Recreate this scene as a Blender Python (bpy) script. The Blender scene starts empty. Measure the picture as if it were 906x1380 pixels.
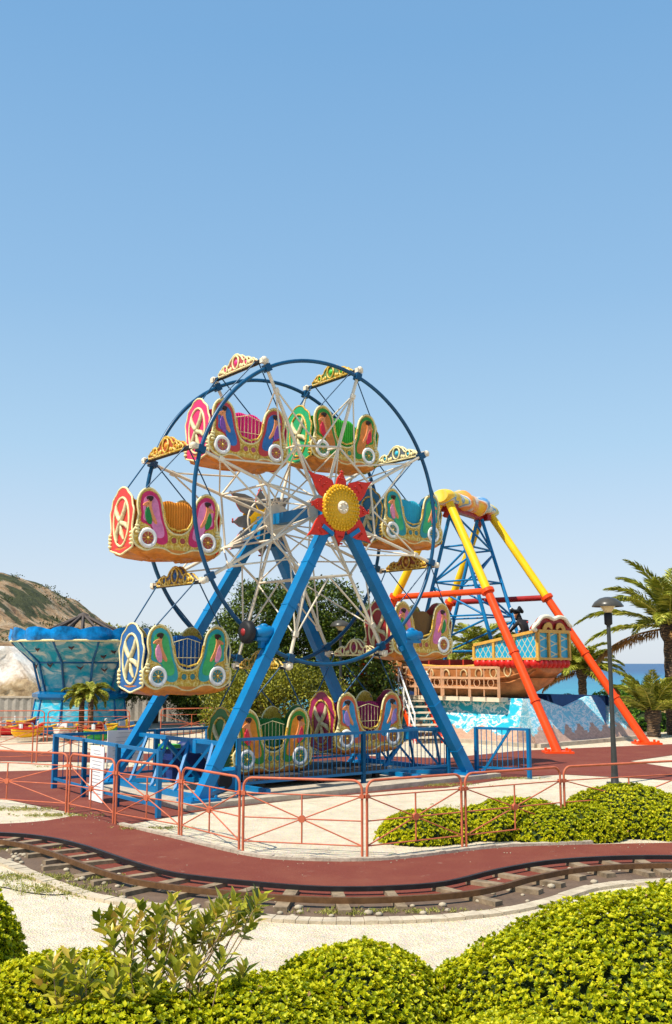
import bpy, math, random
import numpy as np
from mathutils import Vector, Matrix, noise as mnoise

# ------------------------------------------------------------------ camera, light
F, PITCH, CAMH = 1340.0, math.atan(204/1340.0), 2.5
scene = bpy.context.scene
COL = scene.collection
cam_d = bpy.data.cameras.new("camera"); cam = bpy.data.objects.new("camera", cam_d); COL.objects.link(cam)
cam.location = (0, 0, CAMH); cam.rotation_euler = (math.pi/2 + PITCH, 0, 0)
cam_d.sensor_fit = 'VERTICAL'; cam_d.sensor_height = 36; cam_d.lens = 36*F/1380; cam_d.clip_end = 20000; cam_d.clip_start = .05
scene.camera = cam

SUN_EL, SUN_DIR = math.radians(56), Vector((-0.75, -0.66, 0)).normalized()      # horizontal direction towards the sun
world = bpy.data.worlds.new("World"); scene.world = world; world.use_nodes = True
wn = world.node_tree.nodes; wl = world.node_tree.links
sky = wn.new('ShaderNodeTexSky'); sky.sky_type = 'NISHITA'; sky.sun_disc = False
sky.sun_elevation = SUN_EL; sky.sun_rotation = math.atan2(SUN_DIR.x, SUN_DIR.y)
sky.altitude = 0; sky.air_density = 1.0; sky.dust_density = .7; sky.ozone_density = 3.2
wn['Background'].inputs['Strength'].default_value = 0.15
tcw = wn.new('ShaderNodeTexCoord'); sxw = wn.new('ShaderNodeSeparateXYZ'); wl.new(tcw.outputs['Generated'], sxw.inputs[0])
rw = wn.new('ShaderNodeValToRGB'); wl.new(sxw.outputs['Z'], rw.inputs[0]); ew = rw.color_ramp.elements
SKYC = [(0, (.60, .66, .74)), (.07, (.56, .64, .74)), (.13, (.49, .615, .745)), (.21, (.385, .575, .745)), (.35, (.27, .475, .705)), (.56, (.18, .385, .65)), (1, (.13, .28, .53))]
while len(ew) < len(SKYC): ew.new(.5)
for x_, (p_, c_) in zip(ew, SKYC): x_.position = p_; x_.color = (*c_, 1)
sc_w = wn.new('ShaderNodeVectorMath'); sc_w.operation = 'SCALE'; wl.new(rw.outputs[0], sc_w.inputs[0]); sc_w.inputs['Scale'].default_value = 6.1     # clear summer haze over the measured sky
mixw = wn.new('ShaderNodeMix'); mixw.data_type = 'RGBA'; mixw.inputs[0].default_value = .84; wl.new(sky.outputs[0], mixw.inputs[6]); wl.new(sc_w.outputs[0], mixw.inputs[7])
wl.new(mixw.outputs[2], wn['Background'].inputs['Color'])
sun_d = bpy.data.lights.new("sun", 'SUN'); sun_d.energy = 5.0; sun_d.angle = math.radians(.55); sun_d.color = (1, .935, .81)
sun = bpy.data.objects.new("sun", sun_d); COL.objects.link(sun); sun.location = (-20, -20, 40)
sd = Vector((SUN_DIR.x*math.cos(SUN_EL), SUN_DIR.y*math.cos(SUN_EL), math.sin(SUN_EL)))
sun.rotation_euler = sd.to_track_quat('Z', 'Y').to_euler()
scene.view_settings.view_transform = 'Standard'; scene.view_settings.look = 'None'
scene.view_settings.exposure = 0.34; scene.view_settings.gamma = 1
scene.cycles.max_bounces = 6; scene.cycles.diffuse_bounces = 3; scene.cycles.transparent_max_bounces = 6

# ------------------------------------------------------------------ helpers
random.seed(4); RNG = np.random.default_rng(7)
CT, ST = math.cos(PITCH), math.sin(PITCH)
def G(px, py, z=0.0):                      # measured photo point -> world point on the level z
    a = (px-453)/F; b = (690-py)/F
    dy = CT-b*ST; dz = ST+b*CT; t = (z-CAMH)/dz
    return Vector((a*t, dy*t, z))
def Q(px, py, Y):                          # measured photo point -> world point at the distance Y
    a = (px-453)/F; b = (690-py)/F
    dy = CT-b*ST; dz = ST+b*CT; t = Y/dy
    return Vector((a*t, Y, CAMH+dz*t))
V = Vector
OFF = {}
def thing(name, label, cat, loc=(0, 0, 0), group=None, rz=0.0):
    o = bpy.data.objects.new(name, None); COL.objects.link(o); o.empty_display_size = .2
    o.location = loc; o.rotation_euler = (0, 0, rz); o['label'] = label; o['category'] = cat
    if group: o['group'] = group
    OFF[o.name] = V(loc); return o
def tag(o, label=None, cat=None, group=None, kind=None):
    if label: o['label'] = label
    if cat: o['category'] = cat
    if group: o['group'] = group
    if kind: o['kind'] = kind
    return o
class MB:
    def __init__(s): s.v = []; s.f = []; s.m = []; s.sm = []; s.mi = 0
    def add(s, vs, fs, smooth=False):
        n = len(s.v); s.v += [tuple(p) for p in vs]
        for f in fs: s.f.append([n+i for i in f]); s.m.append(s.mi); s.sm.append(smooth)
    def box(s, c, d, X=(1, 0, 0), Y=(0, 1, 0), Z=(0, 0, 1)):
        c = V(c); X = V(X).normalized()*d[0]/2; Y = V(Y).normalized()*d[1]/2; Z = V(Z).normalized()*d[2]/2
        vs = [c+a*X+b*Y+e*Z for e in (-1, 1) for a, b in ((-1, -1), (1, -1), (1, 1), (-1, 1))]
        s.add(vs, [(3, 2, 1, 0), (4, 5, 6, 7), (0, 1, 5, 4), (1, 2, 6, 5), (2, 3, 7, 6), (3, 0, 4, 7)])
    def beam(s, a, b, w, h, up=(0, 0, 1), ext=0):
        a = V(a); b = V(b); d = (b-a).normalized(); u = V(up); X = d.cross(u)
        if X.length < 1e-4: X = d.cross(V((0, 1, 0)))
        X.normalize(); U = X.cross(d).normalized()
        s.box((a+b)/2, ((b-a).length+2*ext, w, h), d, X, U)
    def tube(s, a, b, r, seg=8, r2=None, cap=True): s.path([a, b], r, seg, r2=r2, cap=cap)
    def path(s, pts, r, seg=8, closed=False, r2=None, cap=True):
        pts = [V(p) for p in pts]; n = len(pts); rings = []; prev = None
        for i, p in enumerate(pts):
            if closed: d = pts[(i+1) % n]-pts[i-1]
            else: d = pts[min(i+1, n-1)]-pts[max(i-1, 0)]
            d.normalize()
            if prev is None:
                u = V((0, 0, 1)) if abs(d.z) < .9 else V((1, 0, 0))
                x = d.cross(u).normalized()
            else:
                x = prev-d*prev.dot(d); x.normalize()
            prev = x; y = d.cross(x)
            if hasattr(r, '__len__'): rr = r[i]
            else: rr = r if r2 is None else r+(r2-r)*i/(n-1)
            rings.append([p+(x*math.cos(2*math.pi*k/seg)+y*math.sin(2*math.pi*k/seg))*rr for k in range(seg)])
        vs = [q for R in rings for q in R]; fs = []
        m = n if closed else n-1
        for i in range(m):
            j = (i+1) % n
            for k in range(seg):
                l = (k+1) % seg
                fs.append((i*seg+k, i*seg+l, j*seg+l, j*seg+k))
        s.add(vs, fs, True)
        if cap and not closed:
            s.add(rings[0], [tuple(range(seg))[::-1]]); s.add(rings[-1], [tuple(range(seg))])
    def prism(s, out, o, X, Y, t, off=0.0, inset=0.0):     # outline in (X, Y) plane, thickness t along X x Y, starting at off; inset = bevelled front
        o = V(o); X = V(X); Y = V(Y); N = X.cross(Y).normalized(); n = len(out)
        a = [o+X*p[0]+Y*p[1]+N*off for p in out]; b = [q+N*t for q in a]
        if inset:
            cx = sum(p[0] for p in out)/n; cy = sum(p[1] for p in out)/n
            b = [o+X*(p[0]+(cx-p[0])*inset)+Y*(p[1]+(cy-p[1])*inset)+N*(off+t) for p in out]
        ar = sum(out[i][0]*out[(i+1) % n][1]-out[(i+1) % n][0]*out[i][1] for i in range(n))
        fs = [tuple(range(n))[::-1], tuple(range(n, 2*n))]+[(i, (i+1) % n, n+(i+1) % n, n+i) for i in range(n)]
        if ar < 0: fs = [f[::-1] for f in fs]
        s.add(a+b, fs)
    def disc(s, o, N, r, t, seg=20, r2=None):
        o = V(o); N = V(N).normalized(); s.path([o, o+N*t], r, seg, r2=r2)
    def lathe(s, prof, o=(0, 0, 0), seg=24, ax=((1, 0, 0), (0, 1, 0), (0, 0, 1)), smooth=True, phase=0):
        o = V(o); X, Y, Z = map(V, ax); vs = []
        for r, z in prof:
            for k in range(seg):
                a = 2*math.pi*k/seg+phase; vs.append(o+X*r*math.cos(a)+Y*r*math.sin(a)+Z*z)
        fs = [(i*seg+k, i*seg+(k+1) % seg, (i+1)*seg+(k+1) % seg, (i+1)*seg+k) for i in range(len(prof)-1) for k in range(seg)]
        s.add(vs, fs, smooth)
    def ball(s, c, rad, seg=12, rings=8, ax=((1, 0, 0), (0, 1, 0), (0, 0, 1))):
        if not hasattr(rad, '__len__'): rad = (rad,)*3
        c = V(c); X, Y, Z = [V(a)*r for a, r in zip(ax, rad)]; vs = []
        for i in range(rings+1):
            th = math.pi*i/rings
            for k in range(seg):
                a = 2*math.pi*k/seg
                vs.append(c+X*math.sin(th)*math.cos(a)+Y*math.sin(th)*math.sin(a)-Z*math.cos(th))
        s.add(vs, [(i*seg+k, i*seg+(k+1) % seg, (i+1)*seg+(k+1) % seg, (i+1)*seg+k) for i in range(rings) for k in range(seg)], True)
    def build(s, name, mats, parent=None, local=False):
        me = bpy.data.meshes.new(name); off = V((0, 0, 0))
        if parent is not None and not local: off = OFF[parent.name]
        me.from_pydata([(p[0]-off.x, p[1]-off.y, p[2]-off.z) for p in s.v], [], s.f)
        if not isinstance(mats, (list, tuple)): mats = [mats]
        for m in mats: me.materials.append(m)
        me.polygons.foreach_set('material_index', s.m); me.polygons.foreach_set('use_smooth', s.sm)
        o = bpy.data.objects.new(name, me); COL.objects.link(o)
        if parent is not None:
            o.parent = parent; OFF[o.name] = off
        else: OFF[o.name] = off
        return o

# ------------------------------------------------------------------ materials
def newmat(name):
    m = bpy.data.materials.new(name); m.use_nodes = True; nt = m.node_tree
    return m, nt, nt.nodes['Principled BSDF']
def nd(nt, t, **k):
    n = nt.nodes.new(t)
    for a, b in k.items():
        if a in n.inputs: n.inputs[a].default_value = b
        else: setattr(n, a, b)
    return n
def ramp(nt, src, stops, interp='LINEAR'):
    r = nt.nodes.new('ShaderNodeValToRGB'); r.color_ramp.interpolation = interp; e = r.color_ramp.elements
    while len(e) < len(stops): e.new(.5)
    for x, (p, c) in zip(e, stops): x.position = p; x.color = (*c, 1)
    nt.links.new(src, r.inputs[0]); return r
def mixc(nt, fac, a, b, mode='MIX'):
    m = nt.nodes.new('ShaderNodeMix'); m.data_type = 'RGBA'; m.blend_type = mode
    for sock, v in ((m.inputs[0], fac), (m.inputs[6], a), (m.inputs[7], b)):
        if isinstance(v, bpy.types.NodeSocket): nt.links.new(v, sock)
        elif isinstance(v, (int, float)): sock.default_value = v
        else: sock.default_value = (*v, 1)
    return m.outputs[2]
def mathn(nt, op, a, b=None, c=None):
    m = nt.nodes.new('ShaderNodeMath'); m.operation = op
    for i, v in enumerate((a, b, c)):
        if v is None: continue
        if isinstance(v, bpy.types.NodeSocket): nt.links.new(v, m.inputs[i])
        else: m.inputs[i].default_value = v
    return m.outputs[0]
def coords(nt, scale=(1, 1, 1)):
    tc = nt.nodes.new('ShaderNodeTexCoord'); mp = nt.nodes.new('ShaderNodeMapping'); mp.inputs['Scale'].default_value = scale
    nt.links.new(tc.outputs['Object'], mp.inputs[0]); return mp.outputs[0], tc
def noisen(nt, vec, scale, detail=4, rough=.6, out='Fac', dist=0):
    n = nd(nt, 'ShaderNodeTexNoise', Scale=scale, Detail=detail, Roughness=rough, Distortion=dist)
    nt.links.new(vec, n.inputs['Vector']); return n.outputs[out]
def bump(nt, bs, h, strength, dist=.02):
    b = nd(nt, 'ShaderNodeBump', Strength=strength, Distance=dist); nt.links.new(h, b.inputs['Height']); nt.links.new(b.outputs[0], bs.inputs['Normal'])
def clampc(c): return tuple(max(0., min(1., x)) for x in c)
CACHE = {}
def paint(name, col, rough=.42, var=.18, scale=5, wear=.25, wearcol=None, bumpy=.08, metallic=0, wearscale=9):
    if name in CACHE: return CACHE[name]
    m, nt, bs = newmat(name); vec, _ = coords(nt)
    n1 = noisen(nt, vec, scale, 5, .65); n2 = noisen(nt, vec, wearscale, 8, .75)
    c = ramp(nt, n1, [(.25, clampc([x*(1-var) for x in col])), (.75, clampc([x*(1+var) for x in col]))])
    wc = wearcol or clampc([x*.45+.10 for x in col])
    w = ramp(nt, n2, [(.60, (0, 0, 0)), (.74, (1, 1, 1))])
    f = mathn(nt, 'MULTIPLY', w.outputs[0], wear)
    nt.links.new(mixc(nt, f, c.outputs[0], wc), bs.inputs['Base Color'])
    nt.links.new(mathn(nt, 'MULTIPLY_ADD', n2, .3, rough-.12), bs.inputs['Roughness'])
    bs.inputs['Metallic'].default_value = metallic
    bs.inputs['Specular IOR Level'].default_value = .32
    if bumpy: bump(nt, bs, n2, bumpy, .01)
    CACHE[name] = m; return m
def leafmat(name, cols, rough=.45, trans=.25):
    m, nt, bs = newmat(name)
    g = nt.nodes.new('ShaderNodeNewGeometry'); vec, tc = coords(nt)
    big = noisen(nt, vec, 1.1, 3)
    v = mathn(nt, 'ADD', mathn(nt, 'MULTIPLY', g.outputs['Random Per Island'], .72), mathn(nt, 'MULTIPLY', big, .5))
    v = mathn(nt, 'SUBTRACT', v, .1)
    n = len(cols); c = ramp(nt, v, [(.08+.84*i/(n-1), k) for i, k in enumerate(cols)])
    nt.links.new(c.outputs[0], bs.inputs['Base Color']); bs.inputs['Roughness'].default_value = rough
    bs.inputs['Specular IOR Level'].default_value = .35
    t = nt.nodes.new('ShaderNodeBsdfTranslucent'); mx = nt.nodes.new('ShaderNodeMixShader'); mx.inputs[0].default_value = trans
    tcx = mixc(nt, .6, c.outputs[0], (.55, .75, .05), 'MULTIPLY'); br = mixc(nt, .5, c.outputs[0], tcx)
    nt.links.new(c.outputs[0], t.inputs['Color'])
    nt.links.new(bs.outputs[0], mx.inputs[1]); nt.links.new(t.outputs[0], mx.inputs[2])
    nt.links.new(mx.outputs[0], nt.nodes['Material Output'].inputs['Surface']); return m

BLUE = paint('blue_paint', (.0, .155, .37), .38, .25, 1.6, .5, (.09, .08, .08), wearscale=6)
BLUERING = paint('blue_ring_paint', (.004, .065, .15), .3, .2, 3, .3, (.03, .05, .08))
BLUEF = paint('blue_fence_paint', (.0, .13, .31), .4, .15, 3, .3, (.02, .07, .14))
CREAM = paint('cream_tube_paint', (.72, .62, .47), .45, .12, 4, .5, (.42, .27, .15))
GOLD = paint('gold_paint', (.62, .38, .03), .32, .25, 14, .55, (.80, .66, .28), .25)
def goldmat():
    m, nt, bs = newmat('antique_gold'); vec, _ = coords(nt); a = noisen(nt, vec, 9, 6, .7, dist=1.5); b = noisen(nt, vec, 28, 3, .6)
    r = ramp(nt, mathn(nt, 'ADD', mathn(nt, 'MULTIPLY', a, .7), mathn(nt, 'MULTIPLY', b, .3)), [(.34, (.20, .10, .012)), (.45, (.50, .27, .018)), (.53, (.68, .42, .03)), (.60, (.84, .68, .26)), (.66, (.42, .24, .02))])
    nt.links.new(r.outputs[0], bs.inputs['Base Color']); bs.inputs['Roughness'].default_value = .33; bump(nt, bs, a, .35, .02); return m
GOLD = goldmat()
CREAMG = paint('pale_scroll_paint', (.78, .66, .33), .4, .25, 16, .5, (.6, .4, .1), .3)
OCHRE = paint('ochre_skirt_paint', (.66, .23, .035), .4, .3, 6, .5, (.32, .12, .03), .3)
WHITE = paint('white_paint', (.78, .76, .72), .45, .08, 5, .35)
REDP = paint('red_leg_paint', (.84, .065, .004), .38, .15, 2, .35, (.55, .14, .07))
YELP = paint('yellow_leg_paint', (.88, .52, .005), .38, .12, 2, .3, (.7, .42, .12))
DRED = paint('dark_red_paint', (.30, .012, .01), .4)
SALMON = paint('salmon_barrier_paint', (.52, .13, .06), .5, .25, 6, .65, (.62, .28, .14))
BLACK = paint('black_rubber', (.012, .012, .013), .55)
GREY = paint('weathered_grey', (.24, .22, .20), .7, .3, 6, .5)
SKIN = paint('painted_skin', (.74, .27, .10), .45, .2, 20, .2)
HAIR = paint('painted_hair', (.035, .015, .01), .5)

# ------------------------------------------------------------------ foliage generator
def mesh_from(name, vs, fs, mats, parent=None, smooth=False, mi=None):
    me = bpy.data.meshes.new(name); nv = len(vs); nf, k = fs.shape
    me.vertices.add(nv); me.vertices.foreach_set('co', np.ascontiguousarray(vs, dtype=np.float32).ravel())
    me.loops.add(nf*k); me.loops.foreach_set('vertex_index', fs.ravel().astype(np.int32))
    me.polygons.add(nf); me.polygons.foreach_set('loop_start', (np.arange(nf)*k).astype(np.int32))
    if smooth: me.polygons.foreach_set('use_smooth', np.ones(nf, dtype=bool))
    if not isinstance(mats, (list, tuple)): mats = [mats]
    for m in mats: me.materials.append(m)
    if mi is not None: me.polygons.foreach_set('material_index', mi.astype(np.int32))
    me.update(calc_edges=True); me.validate()
    o = bpy.data.objects.new(name, me); COL.objects.link(o)
    if parent is not None: o.parent = parent; o.location = -OFF[parent.name]; OFF[o.name] = V((0, 0, 0))
    return o
def unit(a): return a/np.maximum(np.linalg.norm(a, axis=1, keepdims=True), 1e-9)
def leaves(o, d, nrm, L, W, fold=.18, droop=.0):           # arrays: origins, directions, face normals
    d = unit(d); s = unit(np.cross(d, nrm)); n = np.cross(s, d)
    L = np.reshape(L, (-1, 1)); W = np.reshape(W, (-1, 1))
    a = o; b = o+d*L*.5+s*W*.5+n*W*fold; c = o+d*L-n*L*droop; e = o+d*L*.5-s*W*.5+n*W*fold
    N = len(o); vs = np.stack([a, b, c, e], 1).reshape(-1, 3); i = np.arange(N)*4
    fs = np.concatenate([np.stack([i, i+1, i+2], 1), np.stack([i, i+2, i+3], 1)])
    return vs, fs
def merge(parts):
    vs = []; fs = []; n = 0
    for v, f in parts: vs.append(v); fs.append(f+n); n += len(v)
    return np.concatenate(vs), np.concatenate(fs)
def rnd(n, lo, hi): return RNG.uniform(lo, hi, n)
def bumpf(p, k=1.7, seed=0):
    return (np.sin(p[:, 0]*k*2.1+seed)+np.sin(p[:, 1]*k*2.7+1.3*seed)+np.sin(p[:, 2]*k*2.9+p[:, 0]*k*1.3+seed*.7)+np.sin((p[:, 0]+p[:, 1])*k*4.3+seed))/4
def ell_surface(ells, dens, seed=0, amp=.07, k=1.7, zmin=.02, shell=0.0):
    """points + normals spread over a union of bumpy ellipsoids (cx,cy,cz,rx,ry,rz)"""
    P = []; Nn = []
    for e in ells:
        c = np.array(e[:3]); r = np.array(e[3:])
        area = 4*math.pi*(((r[0]*r[1])**1.6+(r[0]*r[2])**1.6+(r[1]*r[2])**1.6)/3)**(1/1.6)
        n = int(area*dens); u = unit(RNG.normal(size=(n, 3)))
        w = np.linalg.norm(u/r, axis=1)*r.min(); keep = RNG.random(n) < np.clip(w+.2, 0, 1) ; u = u[keep]
        p = c+u*r; p = c+(p-c)*(1+amp*bumpf(p, k, seed))[:, None]*(1-shell*RNG.random(len(p)))[:, None]
        nn = unit(u/r); ok = p[:, 2] > zmin
        for g in ells:
            if g is e: continue
            q = (p-np.array(g[:3]))/np.array(g[3:]); ok &= np.linalg.norm(q, axis=1) > .97
        P.append(p[ok]); Nn.append(nn[ok])
    return np.concatenate(P), np.concatenate(Nn)
def rosettes(P, N, nl, L, W, spread=.9, jit=.5):
    n = len(P); ax = unit(N+np.array([0, 0, .45])+RNG.normal(size=(n, 3))*jit*.5)
    t = unit(np.cross(ax, RNG.normal(size=(n, 3)))); b = np.cross(ax, t); parts = []
    sz = rnd(n, .65, 1.25)
    for k in range(nl):
        a = 2*math.pi*k*.382+rnd(n, -.3, .3); sp = spread*(.45+.75*k/nl)
        rad = t*np.cos(a)[:, None]+b*np.sin(a)[:, None]
        d = ax*(1-.35*sp)+rad*sp+RNG.normal(size=(n, 3))*.12
        parts.append(leaves(P-ax*L*.2, d, ax, L*sz*rnd(n, .7, 1.15), W*sz, .2, .12))
    return merge(parts)
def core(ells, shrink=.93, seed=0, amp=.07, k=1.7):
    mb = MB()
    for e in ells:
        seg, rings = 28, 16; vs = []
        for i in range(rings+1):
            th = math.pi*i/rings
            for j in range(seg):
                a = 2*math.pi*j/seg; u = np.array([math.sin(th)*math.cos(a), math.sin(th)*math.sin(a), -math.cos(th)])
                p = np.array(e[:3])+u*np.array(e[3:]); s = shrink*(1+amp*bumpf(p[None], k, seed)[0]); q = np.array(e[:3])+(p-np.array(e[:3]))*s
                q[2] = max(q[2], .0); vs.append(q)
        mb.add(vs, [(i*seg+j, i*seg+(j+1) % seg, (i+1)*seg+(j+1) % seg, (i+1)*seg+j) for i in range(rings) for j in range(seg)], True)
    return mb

# ------------------------------------------------------------------ ground, paths, sea, hill
def gravelmat():
    m, nt, bs = newmat('pale_gravel'); vec, tc = coords(nt)
    fine = noisen(nt, vec, 38, 6, .8); mid = noisen(nt, vec, 3.0, 7, .7); big = noisen(nt, vec, .45, 4, .6)
    vo = nd(nt, 'ShaderNodeTexVoronoi', Scale=55.0); nt.links.new(vec, vo.inputs['Vector'])
    c1 = ramp(nt, fine, [(.3, (.62, .50, .34)), (.55, (.82, .71, .53)), (.8, (.90, .82, .66))])
    c2 = mixc(nt, ramp(nt, mid, [(.42, (0, 0, 0)), (.75, (1, 1, 1))]).outputs[0], c1.outputs[0], (.58, .47, .31))
    c3 = mixc(nt, mathn(nt, 'MULTIPLY', ramp(nt, big, [(.45, (0, 0, 0)), (.7, (1, 1, 1))]).outputs[0], .35), c2, (.58, .47, .33))
    st_ = ramp(nt, noisen(nt, vec, 1.1, 9, .8, dist=.6), [(.56, (0, 0, 0)), (.64, (1, 1, 1))]); c3 = mixc(nt, mathn(nt, 'MULTIPLY', st_.outputs[0], .45), c3, (.40, .33, .22))
    pk = ramp(nt, noisen(nt, vec, 16, 3, .6), [(.66, (0, 0, 0)), (.70, (1, 1, 1))]); c3 = mixc(nt, mathn(nt, 'MULTIPLY', pk.outputs[0], .5), c3, (.30, .24, .16))
    vr = mixc(nt, .3, c3, vo.outputs['Color'], 'SOFT_LIGHT')
    nt.links.new(vr, bs.inputs['Base Color']); bs.inputs['Roughness'].default_value = .95
    bump(nt, bs, mathn(nt, 'ADD', mathn(nt, 'ADD', fine, vo.outputs['Distance']), mathn(nt, 'MULTIPLY', mid, 2.5)), .6, .05); return m
def rubbermat(name='red_rubber', base=(.165, .026, .010)):
    m, nt, bs = newmat(name); vec, tc = coords(nt)
    fine = noisen(nt, vec, 70, 4, .8); mid = noisen(nt, vec, 1.3, 6, .65); big = noisen(nt, vec, 5, 6, .7)
    c = ramp(nt, fine, [(.3, clampc([x*.6 for x in base])), (.5, base), (.75, clampc([x*1.6+.02 for x in base]))])
    d = mixc(nt, mathn(nt, 'MULTIPLY', ramp(nt, mid, [(.45, (0, 0, 0)), (.7, (1, 1, 1))]).outputs[0], .4), c.outputs[0], (.25, .075, .035))
    e = mixc(nt, mathn(nt, 'MULTIPLY', ramp(nt, big, [(.62, (0, 0, 0)), (.72, (1, 1, 1))]).outputs[0], .4), d, (.38, .26, .18))
    nt.links.new(e, bs.inputs['Base Color']); bs.inputs['Roughness'].default_value = .9; bump(nt, bs, fine, .4, .02); return m
def concmat(name, base, sc=4):
    m, nt, bs = newmat(name); vec, tc = coords(nt)
    a = noisen(nt, vec, sc, 8, .7); b = noisen(nt, vec, sc*9, 4, .8)
    c = ramp(nt, a, [(.3, clampc([x*.6 for x in base])), (.6, base), (.8, clampc([x*1.2 for x in base]))])
    nt.links.new(mixc(nt, .35, c.outputs[0], ramp(nt, b, [(.3, (.2, .17, .14)), (.7, (.8, .75, .68))]).outputs[0], 'SOFT_LIGHT'), bs.inputs['Base Color'])
    bs.inputs['Roughness'].default_value = .9; bump(nt, bs, b, .5, .02); return m
GRAVEL = gravelmat(); RUBBER = rubbermat(); CONC = concmat('weathered_concrete', (.52, .44, .34)); DIRT = concmat('track_bed_dirt', (.15, .095, .06), 3)

mb = MB(); n = 90                                             # land sheet, falls to the beach beyond the wall
xs = np.linspace(-160, 160, n); ys = np.concatenate([np.linspace(-30, 44, 40), np.linspace(46, 62, 10), [80]])
vs = []
for y in ys:
    for x in xs:
        h = 0 if y < 45 else -min(1, (y-45)/14)*4.0
        vs.append((x, y, h if x > -14 else h*max(0, min(1, (x+20)/6))))
mb.add(vs, [(j*n+i, j*n+i+1, (j+1)*n+i+1, (j+1)*n+i) for j in range(len(ys)-1) for i in range(n-1)], True)
tag(mb.build('ground', GRAVEL), kind='structure')
mb = MB(); mb.add([(-160, 79, .0), (-30, 79, 0), (-40, 400, 0), (-400, 400, 0)], [(0, 1, 2, 3)]); tag(mb.build('ground_inland', concmat('dry_earth', (.34, .26, .15), .4)), kind='structure')

def seamat():
    m, nt, bs = newmat('sea_water'); tc = nt.nodes.new('ShaderNodeTexCoord')
    mp = nt.nodes.new('ShaderNodeMapping'); mp.inputs['Scale'].default_value = (.25, 1, 1); nt.links.new(tc.outputs['Object'], mp.inputs[0])
    a = noisen(nt, mp.outputs[0], .35, 8, .7); b = noisen(nt, mp.outputs[0], .02, 5, .6)
    sx = nt.nodes.new('ShaderNodeSeparateXYZ'); nt.links.new(tc.outputs['Object'], sx.inputs[0])
    g = nd(nt, 'ShaderNodeMapRange'); nt.links.new(sx.outputs['Y'], g.inputs[0]); g.inputs[1].default_value = 60; g.inputs[2].default_value = 900
    c = ramp(nt, mathn(nt, 'ADD', g.outputs[0], mathn(nt, 'MULTIPLY', b, .25)), [(.12, (.05, .36, .36)), (.3, (.02, .22, .31)), (.75, (.008, .085, .21)), (1, (.007, .06, .17))])
    w = ramp(nt, a, [(.5, (0, 0, 0)), (.75, (1, 1, 1))])
    nt.links.new(mixc(nt, mathn(nt, 'MULTIPLY', w.outputs[0], .25), c.outputs[0], (.08, .38, .42)), bs.inputs['Base Color'])
    bs.inputs['Roughness'].default_value = .35; bs.inputs['Specular IOR Level'].default_value = .25; bump(nt, bs, a, .5, .4); return m
mb = MB(); mb.add([(-9000, 56, -3.2), (9000, 56, -3.2), (9000, 16000, -3.2), (-9000, 16000, -3.2)], [(0, 1, 2, 3)])
tag(mb.build('sea', seamat()), kind='structure')

def smooth(pts, k=8):
    out = []; n = len(pts)
    for i in range(n-1):
        p0, p1, p2, p3 = pts[max(i-1, 0)], pts[i], pts[i+1], pts[min(i+2, n-1)]
        for j in range(k):
            t = j/k; out.append(.5*((2*p1)+(-p0+p2)*t+(2*p0-5*p1+4*p2-p3)*t*t+(-p0+3*p1-3*p2+p3)*t**3))
    out.append(pts[-1]); return out
def gp(*pp, z=0): return [G(x, y, z) for x, y in pp]
def sheet(name, poly, z, mat, kind='structure'):
    mb = MB(); mb.add([(p.x, p.y, z) for p in poly], [tuple(range(len(poly)))]); o = mb.build(name, mat); tag(o, kind=kind); return o
def strip(a, b, z):
    mb = MB(); n = len(a); mb.add([(p.x, p.y, z) for p in a]+[(p.x, p.y, z) for p in b], [(i, i+1, n+i+1, n+i) for i in range(n-1)]); return mb
def offset(c, d):
    out = []
    for i, p in enumerate(c):
        t = (c[min(i+1, len(c)-1)]-c[max(i-1, 0)]).normalized(); out.append(p+V((t.y, -t.x, 0))*d)
    return out
railA_px = [(-120, 1116), (-50, 1119), (0, 1122), (60, 1127), (120, 1141), (170, 1158), (230, 1175), (300, 1184), (400, 1193), (490, 1195), (600, 1188), (700, 1165), (800, 1155), (906, 1153), (1000, 1157), (1100, 1165)]
railA = smooth(gp(*railA_px, z=.1), 6)
for p in railA: p.z = 0
pathT_px = [(-120, 1112), (0, 1111), (60, 1107), (112, 1100), (160, 1113), (230, 1130), (330, 1154), (400, 1161), (490, 1162), (560, 1157), (640, 1147), (700, 1142), (800, 1139), (906, 1137), (1000, 1139), (1100, 1143)]
pathT = smooth(gp(*pathT_px), 6)
tag(strip(offset(railA, .28), pathT, .012).build('path', RUBBER), kind='structure')
# red band running behind the left gravel wedge and round the ride
sheet('path', gp((-420, 1052), (0, 1076), (112, 1099), (165, 1113), (275, 1093), (400, 1078), (530, 1066), (600, 1062), (700, 1048), (760, 1044), (906, 1052), (1200, 1070), (1200, 1025), (906, 1035), (850, 1026), (906, 1018), (1200, 1012), (1200, 998), (906, 1003), (700, 1012), (600, 1022), (400, 1016), (150, 1036), (0, 1040), (-420, 1036)), .008, RUBBER)
sheet('path', gp((-420, 1008), (0, 1012), (200, 1016), (330, 1010), (330, 1018), (150, 1028), (0, 1026), (-420, 1020)), .012, RUBBER)
# light wedge kerb lines
def kerb(line, w, h, mat, name='kerb'):
    a = line; b = offset(line, w); mb = MB(); n = len(a)
    # split into stones
    for i in range(0, n-1):
        g = .02; p, q, r, s = a[i].lerp(a[i+1], g), a[i].lerp(a[i+1], 1-g), b[i].lerp(b[i+1], 1-g), b[i].lerp(b[i+1], g)
        hh = h*random.uniform(.85, 1.1); mb.add([(*x.xy, -.02) for x in (p, q, r, s)]+[(*x.xy, hh) for x in (p, q, r, s)], [(4, 7, 6, 5), (0, 1, 5, 4), (1, 2, 6, 5), (2, 3, 7, 6), (3, 0, 4, 7)])
    return tag(mb.build(name, mat), kind='structure')
kerb(smooth(gp(*pathT_px[4:13]), 10), -.09, .05, CONC)
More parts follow.
